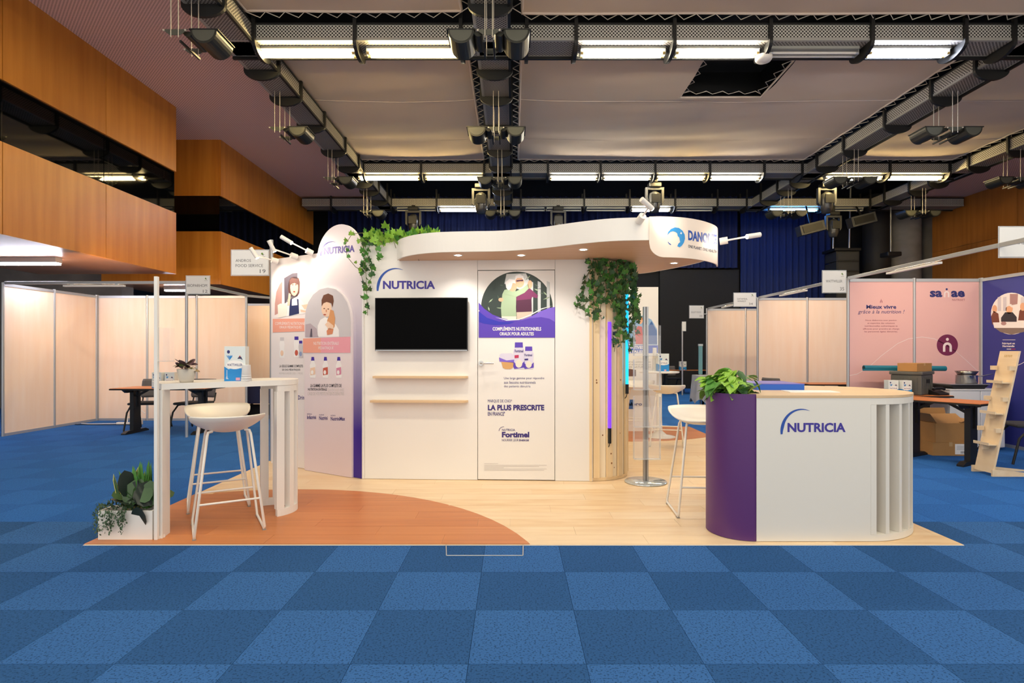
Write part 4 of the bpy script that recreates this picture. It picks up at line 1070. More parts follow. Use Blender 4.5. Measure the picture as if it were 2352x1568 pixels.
# tall post beside it, with acrylic holder
po = thing('tall_post', 'tall thin white post standing at the left end of the high table', 'post', loc=(-2.488, 3.952, FZ))
MB().box(-.012, .012, -.012, .012, 0, 1.835).build('upright', WHITE, po, bevel=.002)
MB().prism([(-.012, .012), (.012, .012), (.03, .05), (-.012, .05)], 0, .02).build('foot', WHITE, po)
ah = thing('acrylic_holder', 'clear acrylic leaflet holder fixed on the tall white post', 'leaflet holder', loc=(-2.474, 3.955, 1.255))
MB().box(0, .003, -.01, .12, 0, .235).build('back_plate', ACRYL, ah); MB().box(.035, .038, -.01, .12, 0, .235).build('front_plate', ACRYL, ah); MB().box(0, .038, -.01, .12, -.003, 0).build('tray', ACRYL2, ah)
# planter box with plants
px0, px1 = -2.895, -2.516
pbx = thing('planter_box', 'white wooden planter box on the floor beside the tall post', 'planter', loc=(px0, 3.95, FZ))
w_ = px1-px0; d_ = .15; hh = .2
for n, a in (('front_board', (0, w_, 0, .016, 0, hh)), ('rear_board', (0, w_, d_-.016, d_, 0, hh)), ('side_board', (0, .016, .0165, d_-.0165, 0, hh)), ('side_board', (w_-.016, w_, .0165, d_-.0165, 0, hh)), ('soil', (.0165, w_-.0165, .0165, d_-.0165, 0, hh-.03))):
    MB().box(*a).build(n, SOIL if n == 'soil' else WHITE, pbx)
random.seed(21)
pp = thing('mixed_plant', 'mixed dark leafy plants and trailing stems growing in the white planter box', 'plant', loc=(px0-.005, 3.945, FZ+hh-.029))
BRD = [leaf_mesh('leaf', 'broad', m) for m in (LEAFD, LEAFC, mat('leaf_deep_green', '#3c5c33', .35))]
for x, y, rx, ry, rz, s, i in ((.29, -.012, -1.75, .0, 2.95, .165, 0), (.27, .03, .25, .15, 1.45, .21, 0), (.3, .02, .9, .1, .5, .17, 0), (.26, .06, 1.15, .3, .9, .16, 2), (.30, .09, .75, -.3, .3, .19, 1), (.32, .1, .35, -.2, .7, .2, 2), (.33, .14, .25, .2, .6, .22, 1), (.2, .1, .9, .1, .7, .14, 2), (.29, .05, .35, .4, 1.2, .17, 2), (.28, .03, 1.0, .1, -.4, .15, 0), (.34, .12, .2, .1, .4, .25, 1)):
    inst(BRD[i], pp, (x, y, .06), (rx, ry, rz), s, 'leaf')
for k in range(16):
    x = rnd(.15, .35); inst(random.choice(BRD), pp, (x, rnd(.0, .1), rnd(.04, .12)), (rnd(.3, 1.5), rnd(-.4, .4), rnd(-.2, 1.3) if x > .28 else rnd(-.9, 1.2)), rnd(.12, .19), 'leaf')
BL = leaf_mesh('blade', 'blade', LEAFB); BLY = leaf_mesh('blade', 'blade', LEAFY); BLD = leaf_mesh('blade', 'blade', LEAFC)
for k, (x, y, lean, L) in enumerate(((.14, .1, .45, .32), (.13, .12, .2, .22), (.17, .11, -.05, .34), (.19, .12, -.15, .3), (.16, .13, .12, .3), (.21, .12, -.3, .24))):
    inst(BLY, pp, (x, y, .0), (PI/2, -lean, 0), (L*.75, L*.9, L), 'variegated_blade'); inst(BLD, pp, (x, y-.003, .0), (PI/2, -lean, 0), (L*.45, L*.87, L), 'variegated_blade')
for k in range(46):
    L = rnd(.2, .34); inst(BL, pp, (.27+rnd(-.02, .03), .13+rnd(-.03, .03), .02), (PI/2+rnd(-.3, .3), rnd(-.75, .08), rnd(-.4, .4)), (L*.6, L, L), 'grass_blade')
# fine trailing foliage: too small to pick apart
tm = MB(); lv = [(0, 0), (.3, .35), (.22, .75), (0, 1), (-.22, .75), (-.3, .35)]
for k in range(34):
    side = k < 9
    x0 = rnd(.01, .22) if not side else .0; y0 = -.005 if not side else rnd(.02, .13); L = rnd(.08, .2)
    for q in range(int(L/.011)):
        z = .045-q*.011; ox = x0-.028*(1 if side else .35)*min(1, q/3)+rnd(-.018, .018); oy = y0-.02*(0 if side else 1)*min(1, q/2)+rnd(-.012, .006)
        a, s_ = rnd(0, 2*PI), rnd(.014, .024); R = Matrix.Rotation(a, 3, 'Z') @ Matrix.Rotation(rnd(.6, 2.2), 3, 'X')
        if z > .03 and not side: oy = rnd(-.01, .09)
        tm.add([Vector((ox, oy, max(z, -.165)))+R @ Vector((p[0]*s_, p[1]*s_, 0)) for p in lv], [tuple(range(6))])
for k in range(160):
    R = Matrix.Rotation(rnd(0, 6.3), 3, 'Z') @ Matrix.Rotation(rnd(.2, 1.6), 3, 'X'); s_ = rnd(.018, .03)
    o_ = Vector((rnd(-.02, .27), rnd(-.01, .16), rnd(.03, .075))); tm.add([o_+R @ Vector((p[0]*s_, p[1]*s_, 0)) for p in lv], [tuple(range(6))])
o = tm.build('trailing_foliage', LEAFG, pp); o['kind'] = 'stuff'

# things on the high table
def carton(label, loc, rz, s=1.0, w_=.17, d_=.12, h_=.27):
    o = thing('drink_carton', label, 'carton', loc=loc, rz=rz)
    WHC = mat('carton_white', '#dfe6e4', .4)
    MB().box(-w_/2, w_/2, -d_/2, d_/2, 0, h_*.998).build('box', WHC, o, bevel=.002)
    g = MB()
    def fr(x, z, k=1): return (x*w_, -d_/2-.0006*k, z*h_)
    F1 = lambda x, z: fr(x, z); F2 = lambda x, z: fr(x, z, 2); F3 = lambda x, z: fr(x, z, 3)
    g.flat([(-.5, 0), (.5, 0), (.5, .42), (.3, .36), (0, .4), (-.3, .34), (-.5, .42)], F1, 0)
    g.flat([(x*.46, .47+z*.16) for x, z in ellipse(0, 0, .9, .8, 18)], F2, 1)
    ft = lambda x, z: F3(x, 1-z)
    g.text('WATTWILLER', (-.36, .5, .36, .57), ft, 2, bold=.01)
    g.flat([(-.1+.07*math.cos(t)-.2, .84+.05*math.sin(t)) for t in [2*PI*i/12 for i in range(12)]], F2, 2)
    for a in (-.6, -.2, .2, .6): g.flat([(-.25, .6), (-.25+.18*math.sin(a)-.03, .72), (-.25+.22*math.sin(a), .75), (-.25+.18*math.sin(a)+.03, .70)], F2, 0)
    g.flat([(.12, .64), (.22, .72), (.3, .7), (.38, .6), (.27, .64)], F2, 3); g.flat([(.2, .71), (.26, .74), (.27, .69)], F3, 4)
    g.flat([(.05, .02), (.25, .02), (.25, .1), (.05, .1)], F2, 5); g.text('5L', (-.42, .88, -.3, .94), ft, 1, bold=.02)
    g.flat([(-.38, .12), (-.36, .12), (-.36, .32), (-.38, .32)], F2, 1)
    g.build('print', [CYAN, WHITEP, NAVY, mat('bird_navy', '#3a3a60', .5), mat('bird_red', '#c0392b', .5), mat('tag_pink', '#e0a0b8', .5)], o)
    gs = MB().flat([(-d_/2, 0), (d_/2, 0), (d_/2, h_*.42), (-d_/2, h_*.42)], lambda y, z: (-w_/2-.0006, -y, z)); gs.build('side_print', CYAN, o); gs = MB(); gs.flat([(-d_/2, 0), (d_/2, 0), (d_/2, h_*.42), (-d_/2, h_*.42)], lambda y, z: (w_/2+.0006, y, z))
    gs.build('side_print', CYAN, o)
    return o
def cup(label, loc, h_=.12):
    o = thing('paper_cup', label, 'cup', loc=loc)
    MB().lathe([(0, 0), (.038, 0), (.030, h_*.98), (.031, h_), (.0, h_)], 20).build('body', mat('cup_white', '#f0efec', .5), o)
    for k in range(3): MB().lathe([(.0385-.002*k, .018*k+.004), (.0398-.002*k, .018*k+.008), (.0385-.002*k, .018*k+.012)], 20).build('rim', mat('cup_white', '#f0efec', .5), o)
    return o
carton('blue and white drink carton standing on the left high table', (-2.155, 4.42, zt1), math.radians(12), h_=.268, w_=.15)
cup('stack of white paper cups in front of the carton on the high table', (-2.06, 4.375, zt1), .125)
pl = thing('potted_plant', 'small bronze-leaved plant in a cement pot on the high table', 'plant', loc=(-2.405, 4.17, zt1))
MB().lathe([(0, 0), (.042, 0), (.052, .03), (.063, .098), (.058, .1), (.055, .09), (0, .088)], 26).build('pot', POT, pl)
MB().lathe([(0, .09), (.054, .09)], 16).build('soil', SOIL, pl)
LB = [leaf_mesh('leaf', 'broad', m) for m in (LEAFR, mat('leaf_olive', '#6f7a48', .4), mat('leaf_plum', '#5a4048', .4))]
random.seed(2)
for k in range(22):
    a = 2*PI*k/11+rnd(-.2, .2); r = rnd(.005, .03)
    inst(LB[k % 3], pl, (r*math.cos(a), r*math.sin(a), .10+rnd(0, .04)), (rnd(-.5, .9), rnd(-.4, .4), a-PI/2), rnd(.045, .075), 'leaf')

# ================================================================ counter on the right
ct = thing('reception_counter', 'white reception counter with oak top, purple rounded end and slatted corner', 'counter', loc=(0, 0, 0))
yF, xL, xR, rP, rR, zB, zTp = 3.914, 1.683, 2.475, .25, .57, 1.0, 1.018
MB().box(xL+.002, xR, yF, yF+.022, FZ, zB).build('front_panel', mat('counter_white', '#e9e4d8', .45), ct)
lg = MB(); PC = Pl(0, yF, 0); fcn = PC.crop(1580, 820, 3.485, -(yF-.0012)); logo_wordmark(lg, (797, 525, 1262, 600), fcn); lg.build('logo', [INDIGO, BLUEP], ct)
pc = (xL, yF+rP)
MB().prism(arc(pc[0], pc[1], rP, 1.5*PI, .5*PI, 40)+arc(pc[0], pc[1], rP-.014, .5*PI, 1.5*PI, 40), FZ, zTp+.008, True).build('purple_shell', PURPLE, ct)
MB().prism(arc(pc[0], pc[1], rP-.016, 1.5*PI, .5*PI, 24), .9, .96).build('planter_floor', SOIL, ct)
rc = (xR, yF+rR)
ringp = lambda r0, r1, a0, a1: arc(rc[0], rc[1], r0, a0, a1, 30)+arc(rc[0], rc[1], r1, a1, a0, 30)
CW = MATS['counter_white']
MB().prism(ringp(rR, rR-.09, -PI/2, PI/2), FZ, FZ+.045).build('bottom_ring', CW, ct); MB().prism(ringp(rR, rR-.09, -PI/2, PI/2), zB-.045, zB-.001).build('top_ring', CW, ct)
nF = 15
for k in range(nF):
    a = -PI/2+PI*(k+.02)/(nF-.96) if k else -PI/2+.03
    if k == 0: MB().box(xR+.001, xR+.04, yF, yF+.07, FZ+.046, zB-.046).build('slat', CW, ct); continue
    b = MB(); b.obox((rc[0]+(rR-.046)*math.cos(a), rc[1]+(rR-.046)*math.sin(a), (FZ+zB)/2), (.086, .030, zB-FZ-.092), a); b.build('slat', CW, ct)
MB().box(xL+.32, xR+.35, yF+rR+.03, yF+rR+.05, FZ, zB-.05).build('inner_panel', CW, ct)
MB().prism([(xL, yF-.002), (xR, yF-.002)]+arc(rc[0], rc[1], rR+.002, -PI/2, PI/2, 36)+[(xL+.05, yF+2*rR+.002), (xL, yF+2*rR-.3)], zB, zTp).build('worktop', OAK, ct)
MB().box(xL+.32, xR+.2, yF+2*rR-.05, yF+2*rR-.03, FZ, zB-.001).build('rear_panel', CW, ct)
# plant in the purple end
random.seed(9)
pt = thing('leafy_plant', 'bright green leafy plants filling the purple end of the counter', 'plant', loc=(pc[0]-.06, pc[1], .96))
for k in range(170):
    a = rnd(PI*.5, PI*1.5) if k % 4 else rnd(0, 2*PI); r = rnd(.02, .2)
    x, y = r*math.cos(a), r*math.sin(a)*.95
    if x > .14: x = .14
    up = rnd(.02, .19)*(1-.35*r/.2)
    inst(random.choice(HEART[:2]+HEART[:1] if x < -.02 else HEART), pt, (x, y, .04+up), (rnd(-1.1, .3), rnd(-.4, .4), a-PI/2+rnd(-.5, .5)), rnd(.065, .11), 'leaf')
for k in range(22):
    a = rnd(0, 2*PI); r = rnd(.02, .15); inst(random.choice(LANCE), pt, (r*math.cos(a)*.8-.02, r*math.sin(a), .06), (rnd(.2, .9), 0, a-PI/2), rnd(.09, .15), 'leaf')
for k in range(10):
    a = rnd(0, 2*PI); r = rnd(.02, .12); MB().tube([(r*math.cos(a), r*math.sin(a), 0), (r*1.2*math.cos(a), r*1.2*math.sin(a), .12)], .004, 5).build('stem', STEM, pt)
# things on the counter
bx = thing('flat_box', 'flat blue box with violet lid lying at the back of the counter top', 'box', loc=(2.10, 4.66, zTp), rz=-.03)
MB().box(-.17, .2, -.2, .24, 0, .045).build('body', mat('box_blue', '#1f63d0', .35), bx); MB().box(-.172, .202, -.202, .242, .045, .05).build('lid', mat('box_violet', '#6f68c9', .3), bx)
tag(MB().prism([(0, 0), (.36, .03), (.36, .2), (0, .2)], 0, .006).build('paper_sheet', WHITEP, loc=(2.05, 4.18, zTp), rz=-.12), 'white sheet of paper lying on the oak counter top', 'paper')

# ================================================================ things at the back of the booth
rt = thing('round_table', 'white round high table on a trumpet foot behind the brochure stand', 'table', loc=(2.25, 8.7, FZ))
MB().lathe([(0, 0), (.24, 0), (.24, .008), (.12, .03), (.05, .09), (.04, .3), (.04, .98), (0, .98)], 32).build('pedestal', WHITE, rt); MB().lathe([(0, .98), (.29, .98), (.30, .99), (.30, 1.003), (0, 1.005)], 40).build('table_top', WHITE, rt)
carton('blue drink carton on the white round table at the back', (2.3, 8.7, FZ+1.006), 0, h_=.27, w_=.17); cup('paper cups standing behind the carton on the round table', (2.22, 8.86, FZ+1.006), .36)
# poster wall seen past the column
PB = Pl(0, 9.3, 0)
b0, _ = PB.uv(1335, 700); b1, bt = PB.uv(1512, 659)
pw = thing('poster_panel', 'white back panel with a plant-food poster behind the brochure stand', 'display panel', loc=(0, 9.3, 0))
MB().box(b0, b1, 0, .06, FZ, bt).build('board', WHITEW, pw)
g = MB(); fp = lambda k: PB.crop(1400, 650, 2.75, .0008*k)
a1, a2, a3 = fp(1), fp(2), fp(3)
g.flat([(60, 385), (60, 320), (95, 250), (150, 215), (210, 205), (265, 230), (300, 290), (302, 390)], a1, 0)
g.flat([(165, 385), (160, 300), (180, 270), (205, 275), (215, 385)], a2, 1); g.flat(ellipse(193, 235, 17, 24), a2, 2); g.flat([(172, 235), (178, 212), (206, 212), (212, 235), (193, 222)], a3, 3)
g.flat([(235, 385), (240, 280), (265, 240), (298, 300), (300, 385)], a2, 4)
g.flat([(20, 392), (306, 392), (306, 442), (20, 442)], a2, 5)
g.text('ALTERNATIVES', (40, 396, 216, 416), a3, 6, bold=.04); g.text('VÉGÉTALES', (66, 420, 216, 441), a3, 6, bold=.04)
for t, y in (("FORTEMENT RECOMMANDÉES EN", 492), ('COMPLÉMENT OU PAR LE CATALOGUE', 508), ('SOURCES NATURELLES', 524)): g.text(t, (60, y, 262, y+11), a1, 7)
for t, y in (('riches en fibres', 608), ('sources naturelles', 636)): g.text(t, (80, y, 178, y+9), a1, 7)
g.text('alpro', (115, 752, 206, 780), a1, 8, bold=.04)
g.flat([(118, 735), (158, 735), (158, 795), (118, 795)], a1, 4); g.flat([(118, 540), (168, 548), (168, 588), (118, 588)], a1, 9)
g.build('print', [mat('photo_sky', '#8fb4d8', .5), mat('photo_red', '#c8504a', .5), SKIN, mat('photo_hat', '#d08a50', .5), mat('photo_blue', '#3a66a8', .5), mat('banner_blue', '#1a4fc0', .5), WHITEP, GREYT, INDIGO2, mat('photo_brown', '#6b4a40', .5)], pw)
# ================================================================ NEIGHBOURING SHELL-SCHEME BOOTHS
def partition(label, x, y, ang, n, pw, mats, H=2.38, prints=None):
    root = thing('partition_wall', label, 'partition', loc=(x, y, 0), rz=ang)
    for k in range(n+1): MB().lathe([(.0, 0), (.021, 0), (.021, H+.01), (0, H+.01)], 8, (k*pw, 0), smooth=False).build('post', ALU, root)
    for k in range(n):
        a, b_ = k*pw+.022, (k+1)*pw-.022
        MB().box(a, b_, -.004, .004, .045, H-.045).build('panel', mats[k % len(mats)], root)
        MB().box(a, b_, -.014, .014, H-.045, H).build('top_rail', ALU, root); MB().box(a, b_, -.014, .014, 0, .045).build('bottom_rail', ALU, root)
    return root
partition('pale maple partition at the far left, running away from the camera', -7.92, 8.79, PI/2, 2, .985, [MAPLE])
partition('pale maple partition of three panels behind the two grey chairs', -7.92, 10.80, 0, 3, .945, [MAPLE])
partition('pale maple partition behind the navy-clothed table', -5.96, 12.6, 0, 2, .985, [MAPLE])
partition('pale maple partition with two panels left of the pink booth', 4.86, 11.24, 0, 2, .985, [MAPLE])
partition('farthest pale maple partition, beside the round white table', 4.83, 14.1, 0, 2, .97, [MAPLE])
pinkw = partition('pink printed partition with a logo, back of the right booth', 4.89, 8.26, 0, 2, .965, [PINKW])
bluew = partition('navy printed partition with a round photo at the right edge', 6.82, 8.235, -PI/2, 3, .97, [mat('navy_panel', '#2f3787', .5)])
# pink wall prints
PK = Pl(4.89, 8.26, 0)
fk = lambda k: PK.crop(1930, 620, 3.2, .0045+.0008*k)
k1, k2 = fk(1), fk(2)
def wordmark_n(g, bx, fn, fn2, mi):     # an n with a dot above it
    x0, y0, x1, y1 = bx; w_ = x1-x0; h_ = y1-y0; t = w_*.27; cy = y0+h_*.32+w_*.5
    out = [(x0, y1), (x0, cy)]+[(x0+w_/2-w_/2*math.cos(a), cy-w_/2*math.sin(a)) for a in [PI*i/10 for i in range(1, 10)]]+[(x1, cy), (x1, y1), (x1-t, y1), (x1-t, cy)]
    r = w_/2-t; out += [(x0+w_/2+r*math.cos(a), cy-r*math.sin(a)) for a in [PI*i/8 for i in range(1, 8)]]+[(x0+t, cy), (x0+t, y1)]
    g.flat(out, fn, mi); g.flat(ellipse((x0+x1)/2, y0+w_*.17, w_*.17, w_*.17, 14), fn, mi)
g = MB()
g.text('Mieux vivre', (190, 256, 410, 285), k1, 0, bold=.03); g.text('grâce à la nutrition !', (128, 292, 470, 328), k1, 0, shear=.25)
for t, x0, x1, y in (('Nous élaborons avec passion', 184, 412, 364), ('et expertise des solutions', 198, 398, 385), ('nutritionnelles authentiques et', 178, 420, 406), ('efficaces pour prendre en charge', 165, 432, 427), ('les personnes âgées dénutries.', 176, 420, 447)): g.text(t, (x0, y, x1, y+13), k1, 1, bold=.01)
wordmark_n(g, (291, 214, 307, 241), k1, k2, 1)
g.text('sa', (656, 152, 748, 200), k1, 2, bold=.04); g.text('ae', (812, 152, 914, 200), k1, 2, bold=.04); wordmark_n(g, (760, 132, 800, 200), k1, k2, 3); g.flat(ellipse(780, 141, 8, 8, 14), k2, 2)
g.text('NUTRISET', (820, 212, 914, 226), k1, 1)
g.flat(ellipse(785, 551, 78, 78, 36), k1, 4); wordmark_n(g, (752, 498, 818, 600), k2, k2, 3)
ln = [(65, 775), (120, 765), (200, 720), (300, 630), (420, 540), (500, 505), (600, 492), (690, 505), (760, 540), (850, 600), (920, 660), (1000, 735), (1030, 748)]
for p, q in zip(ln[:-1], ln[1:]): g.flat([(p[0], p[1]-2), (q[0], q[1]-2), (q[0], q[1]+2), (p[0], p[1]+2)], k1, 3)
g.build('print', [NAVY, mat('rose_brown_text', '#a0505e', .5), NAVY, mat('blush_print', '#fbe8e6', .5), MAROON], pinkw)
# navy wall prints (local x runs toward the camera)
PN = Pl(6.82, 8.235, -PI/2); fnv = lambda k: PN.crop(1930, 620, 3.2, .0045+.0008*k)
n1, n2, n3 = fnv(1), fnv(2), fnv(3)
g = MB()
g.flat(ellipse(1262, 320, 152, 154, 36), n1, 0)
for x in (1160, 1200, 1330): g.flat([(x, 200), (x+25, 195), (x+25, 300), (x, 300)], n2, 1)
g.flat([(1250, 175), (1310, 175), (1305, 250), (1250, 260)], n2, 2)
g.flat([(1120, 400), (1112, 340), (1130, 300), (1165, 320), (1175, 400)], n2, 3); g.flat(ellipse(1138, 285, 18, 28), n2, 4)
g.flat([(1185, 350), (1215, 310), (1270, 310), (1300, 345), (1300, 380), (1185, 380)], n2, 5); g.flat(ellipse(1245, 285, 26, 36), n2, 4); g.flat([(1220, 275), (1228, 250), (1262, 250), (1270, 278), (1245, 262)], n3, 0)
g.flat([(1310, 370), (1320, 300), (1350, 260), (1395, 300), (1395, 370)], n2, 3); g.flat(ellipse(1345, 270, 20, 30), n3, 4)
g.flat([(1125, 385), (1400, 380), (1390, 425), (1135, 425)], n3, 0); g.flat([(1140, 425), (1388, 425), (1350, 455), (1262, 474), (1180, 455)], n2, 6)
g.flat(ellipse(1205, 392, 20, 14), fnv(4), 2)
g.flat([(1196, 511), (1290, 511), (1290, 514), (1196, 514)], n1, 0); g.text('Fabriqué en', (1193, 532, 1286, 549), n1, 0, bold=.03); g.text('Normandie', (1196, 551, 1283, 566), n1, 0, bold=.03)
g.flat([(1196, 578), (1226, 578), (1226, 583), (1196, 583)], n1, 7); g.flat([(1226, 578), (1258, 578), (1258, 583), (1226, 583)], n1, 0); g.flat([(1258, 578), (1290, 578), (1290, 583), (1258, 583)], n1, 8)
ln = [(1285, 708), (1330, 690), (1400, 650)]
for p, q in zip(ln[:-1], ln[1:]): g.flat([(p[0], p[1]-2), (q[0], q[1]-2), (q[0], q[1]+2), (p[0], p[1]+2)], n1, 0)
g.build('print', [WHITEP, mat('pr_curtain', '#d8d4d8', .5), mat('pr_rose', '#b08a88', .5), mat('pr_brown', '#7a4638', .5), SKIN, DARKT, mat('pr_taupe', '#84746a', .5), BLUEP, mat('pr_red', '#c03050', .5)], bluew)
# aluminium fascia beams with strip lamps, posts
def beam(label, p, q, z=2.36, h=.045):
    p, q = Vector(p), Vector(q); L = (q-p).length; a = math.atan2(q.y-p.y, q.x-p.x)
    return tag(MB().box(0, L, -.012, .012, 0, h).build('fascia_beam', ALU, loc=(p.x, p.y, z), rz=a, bevel=.003), label, 'beam')
beam('aluminium beam across the front of the far left booth', (-7.89, 8.79), (-5.04, 8.72)); beam('aluminium beam from the free-standing post back to the left booth wall', (-5.02, 8.74), (-5.06, 10.77))
beam('aluminium beam along the second booth on the left', (-5.09, 10.83), (-4.0, 12.57))
beam('aluminium beam rising over the pink booth towards the right edge', (4.87, 8.22), (4.87, 5.35)); beam('aluminium beam left of the pink booth, above the maple panels', (4.87, 11.2), (4.87, 8.3)); beam('farthest aluminium beam on the right, by the second maple partition', (4.85, 14.06), (4.85, 11.28))
tag(MB().lathe([(0, 0), (.022, 0), (.022, 2.405), (0, 2.405)], 8, smooth=False).build('booth_post', ALU, loc=(-5.02, 8.71, 0)), 'free-standing aluminium post at the open corner of the left booth', 'post')
tag(MB().lathe([(0, 0), (.022, 0), (.022, 2.405), (0, 2.405)], 8, smooth=False).build('booth_post', ALU, loc=(4.87, 5.33, 0)), 'aluminium post at the front corner of the right booth', 'post')
tag(MB().lathe([(0, 0), (.025, 0), (.025, 2.16), (0, 2.16)], 8, smooth=False).build('booth_post', ALU, loc=(5.09, 17.0, 0)), 'lone white post far away before the black back wall', 'post')
tag(MB().lathe([(0, 0), (.022, 0), (.022, 2.66), (0, 2.66)], 8, smooth=False).build('booth_post', ALU, loc=(-2.90, 6.80, 0)), 'aluminium post rising behind the angled graphic panel', 'post')
for l, p, ang, L in (('strip lamp under the beam of the far left booth', (-6.95, 8.765, 2.32), -.02, .95), ('strip lamp under the beam over the pink booth', (4.87, 7.35, 2.32), -PI/2, .9), ('strip lamp under the beam left of the pink booth', (4.87, 10.3, 2.32), -PI/2, .9), ('strip lamp under the farthest beam on the right', (4.85, 13.1, 2.32), -PI/2, .9), ('strip lamp under the beam of the second left booth', (-4.76, 11.36, 2.32), 1.01, .9)):
    o = thing('strip_lamp', l, 'light', loc=p, rz=ang)
    MB().box(0, L, -.025, .025, 0, .025).build('housing', WHITE, o); MB().box(.1, .14, -.012, .012, .025, .04).build('clip', ALU, o); MB().box(L-.14, L-.1, -.012, .012, .025, .04).build('clip', ALU, o)
    MB().box(.02, L-.02, .0255, .03, .002, .023).build('diffuser', mat('lamp_glow_soft', '#fff4e0', .4, emit=140, ecol='#ffd9ae'), o)
# name signs
def sign(label, x0, x1, z0, z1, Y, lines, rz=0, emb=True, arm=0):
    o = thing('name_sign', label, 'sign', loc=(x0, Y, z0), rz=rz); W, Hh = x1-x0, z1-z0
    MB().box(-.012, W+.012, .003, .006, -.012, Hh+.012).build('acrylic_back', ACRYL2, o)
    MB().box(0, W, 0, .0025, 0, Hh).build('card', SIGNW, o)
    if arm: MB().box(W+.012, W+.012+arm, .0, .006, Hh*.3, Hh*.36).build('arm', ALU, o)
    g = MB(); fn = lambda x, y: (x*W, -.001, (1-y)*Hh)
    for t, bxs in lines: g.text(t, bxs, fn, 0)
    if emb:
        g.flat([(.80, .14), (.83, .08), (.87, .13), (.85, .2)], fn, 1); g.flat([(.83, .16), (.9, .17), (.86, .21)], fn, 2); g.flat([(.78, .25), (.92, .25), (.92, .265), (.78, .265)], fn, 2)
    g.build('lettering', [mat('sign_ink', '#5c5d62', .5), mat('sign_green', '#6a8f3a', .5), GREYT], o)
    return o
def sg(label, u0, v0, u1, v1, Y, lines, **k):
    a = at(u0, v1, Y); b_ = at(u1, v0, Y); return sign(label, a[0], b_[0], a[2], b_[2], Y, lines, **k)
sg('white name sign ANDROS FOOD SERVICE 19 beside the graphic panel', 532, 575, 616, 631, 6.75, [('ANDROS', (.11, .36, .53, .47)), ('FOOD SERVICE', (.11, .56, .86, .68)), ('19', (.77, .77, .93, .93))])
sg('name sign BIOPARHOM 12 on the free-standing post at left', 428, 634, 481, 674, 8.66, [('BIOPARHOM', (.05, .46, .9, .62)), ('12', (.72, .78, .92, .95))])
sg('name sign WATTWILLER 35 at the left edge of the pink booth', 1890, 622, 1943, 671, 8.22, [('WATTWILLER', (.13, .42, .84, .54)), ('35', (.74, .76, .92, .92))])
sg('name sign DATAMEAL WINREST 34 over the maple partition', 1686, 673, 1736, 703, 11.2, [('DATAMEAL', (.15, .38, .62, .5)), ('WINREST', (.15, .56, .56, .68)), ('34', (.68, .74, .86, .9))])
sg('farthest name sign EGUST FOOD 33 on the right', 1584, 702, 1616, 730, 14.05, [('EGUST FOOD', (.12, .46, .82, .6)), ('33', (.7, .76, .9, .92))], arm=.09)
sign('cut-off name sign SANAE 36 at the right edge of the picture', 4.868, 5.29, 2.268, 2.563, 5.66, [('SANAE', (.21, .46, .6, .58)), ('36', (.74, .76, .92, .92))])
sign('tiny grey name sign on the lone white post far away', 5.07, 5.18, 1.93, 2.2, 16.95, [], emb=False)

# ---------------------------------------------------------------- furniture of the neighbours
def tee_table(label, x, y, rz, L=1.4, W=.6, H=.735):
    o = thing('folding_table', label, 'table', loc=(x, y, 0), rz=rz)
    tp = MB().box(-L/2, L/2, -W/2, W/2, H-.006, H).build('top', ORTOP, o)
    MB().box(-L/2-.006, L/2+.006, -W/2-.006, W/2+.006, H-.028, H-.0065).build('edge', BLACK, o)
    for s in (-1, 1):
        xx = s*(L/2-.2)
        lg_ = MB().box(xx-.03, xx+.03, -.09, -.035, .04, H-.03).box(xx-.03, xx+.03, .035, .09, .04, H-.03).box(xx-.03, xx+.03, -.035, .035, .04, .42).build('leg', BLACK, o)
        MB().prism_yz([(-W/2+.02, 0), (W/2-.02, 0), (W/2-.02, .02), (W/2-.1, .05), (-W/2+.1, .05), (-W/2+.02, .02)], xx-.035, xx+.035).build('foot', BLACK, o)
        MB().obox((xx-s*.12, 0, H-.09), (.22, .03, .03), 0, 0, s*.5).build('brace', BLACK, o)
        MB().prism_yz([(-W/2+.01, H-.029), (W/2-.01, H-.029), (W/2-.08, H-.075), (-W/2+.08, H-.075)], xx-.02, xx+.02).build('support', BLACK, o)
    return o
tee_table('folding table with orange top and black T legs in the left booth', -5.60, 9.22, 0, 1.5, .62)
tee_table('orange-topped folding table standing behind the plywood ladder display', 5.21, 6.883, math.radians(120), 1.0, .58)
tee_table('orange-topped folding table against the pink wall, under the crate', 5.4, 7.77, 0, .86, .56)
tee_table('orange-topped folding table beyond the counter, before the maple wall', 5.85, 10.4, 0, 1.1, .6)
tee_table('dark far folding table before the black back wall', 5.35, 17.6, 0, 1.6, .6)
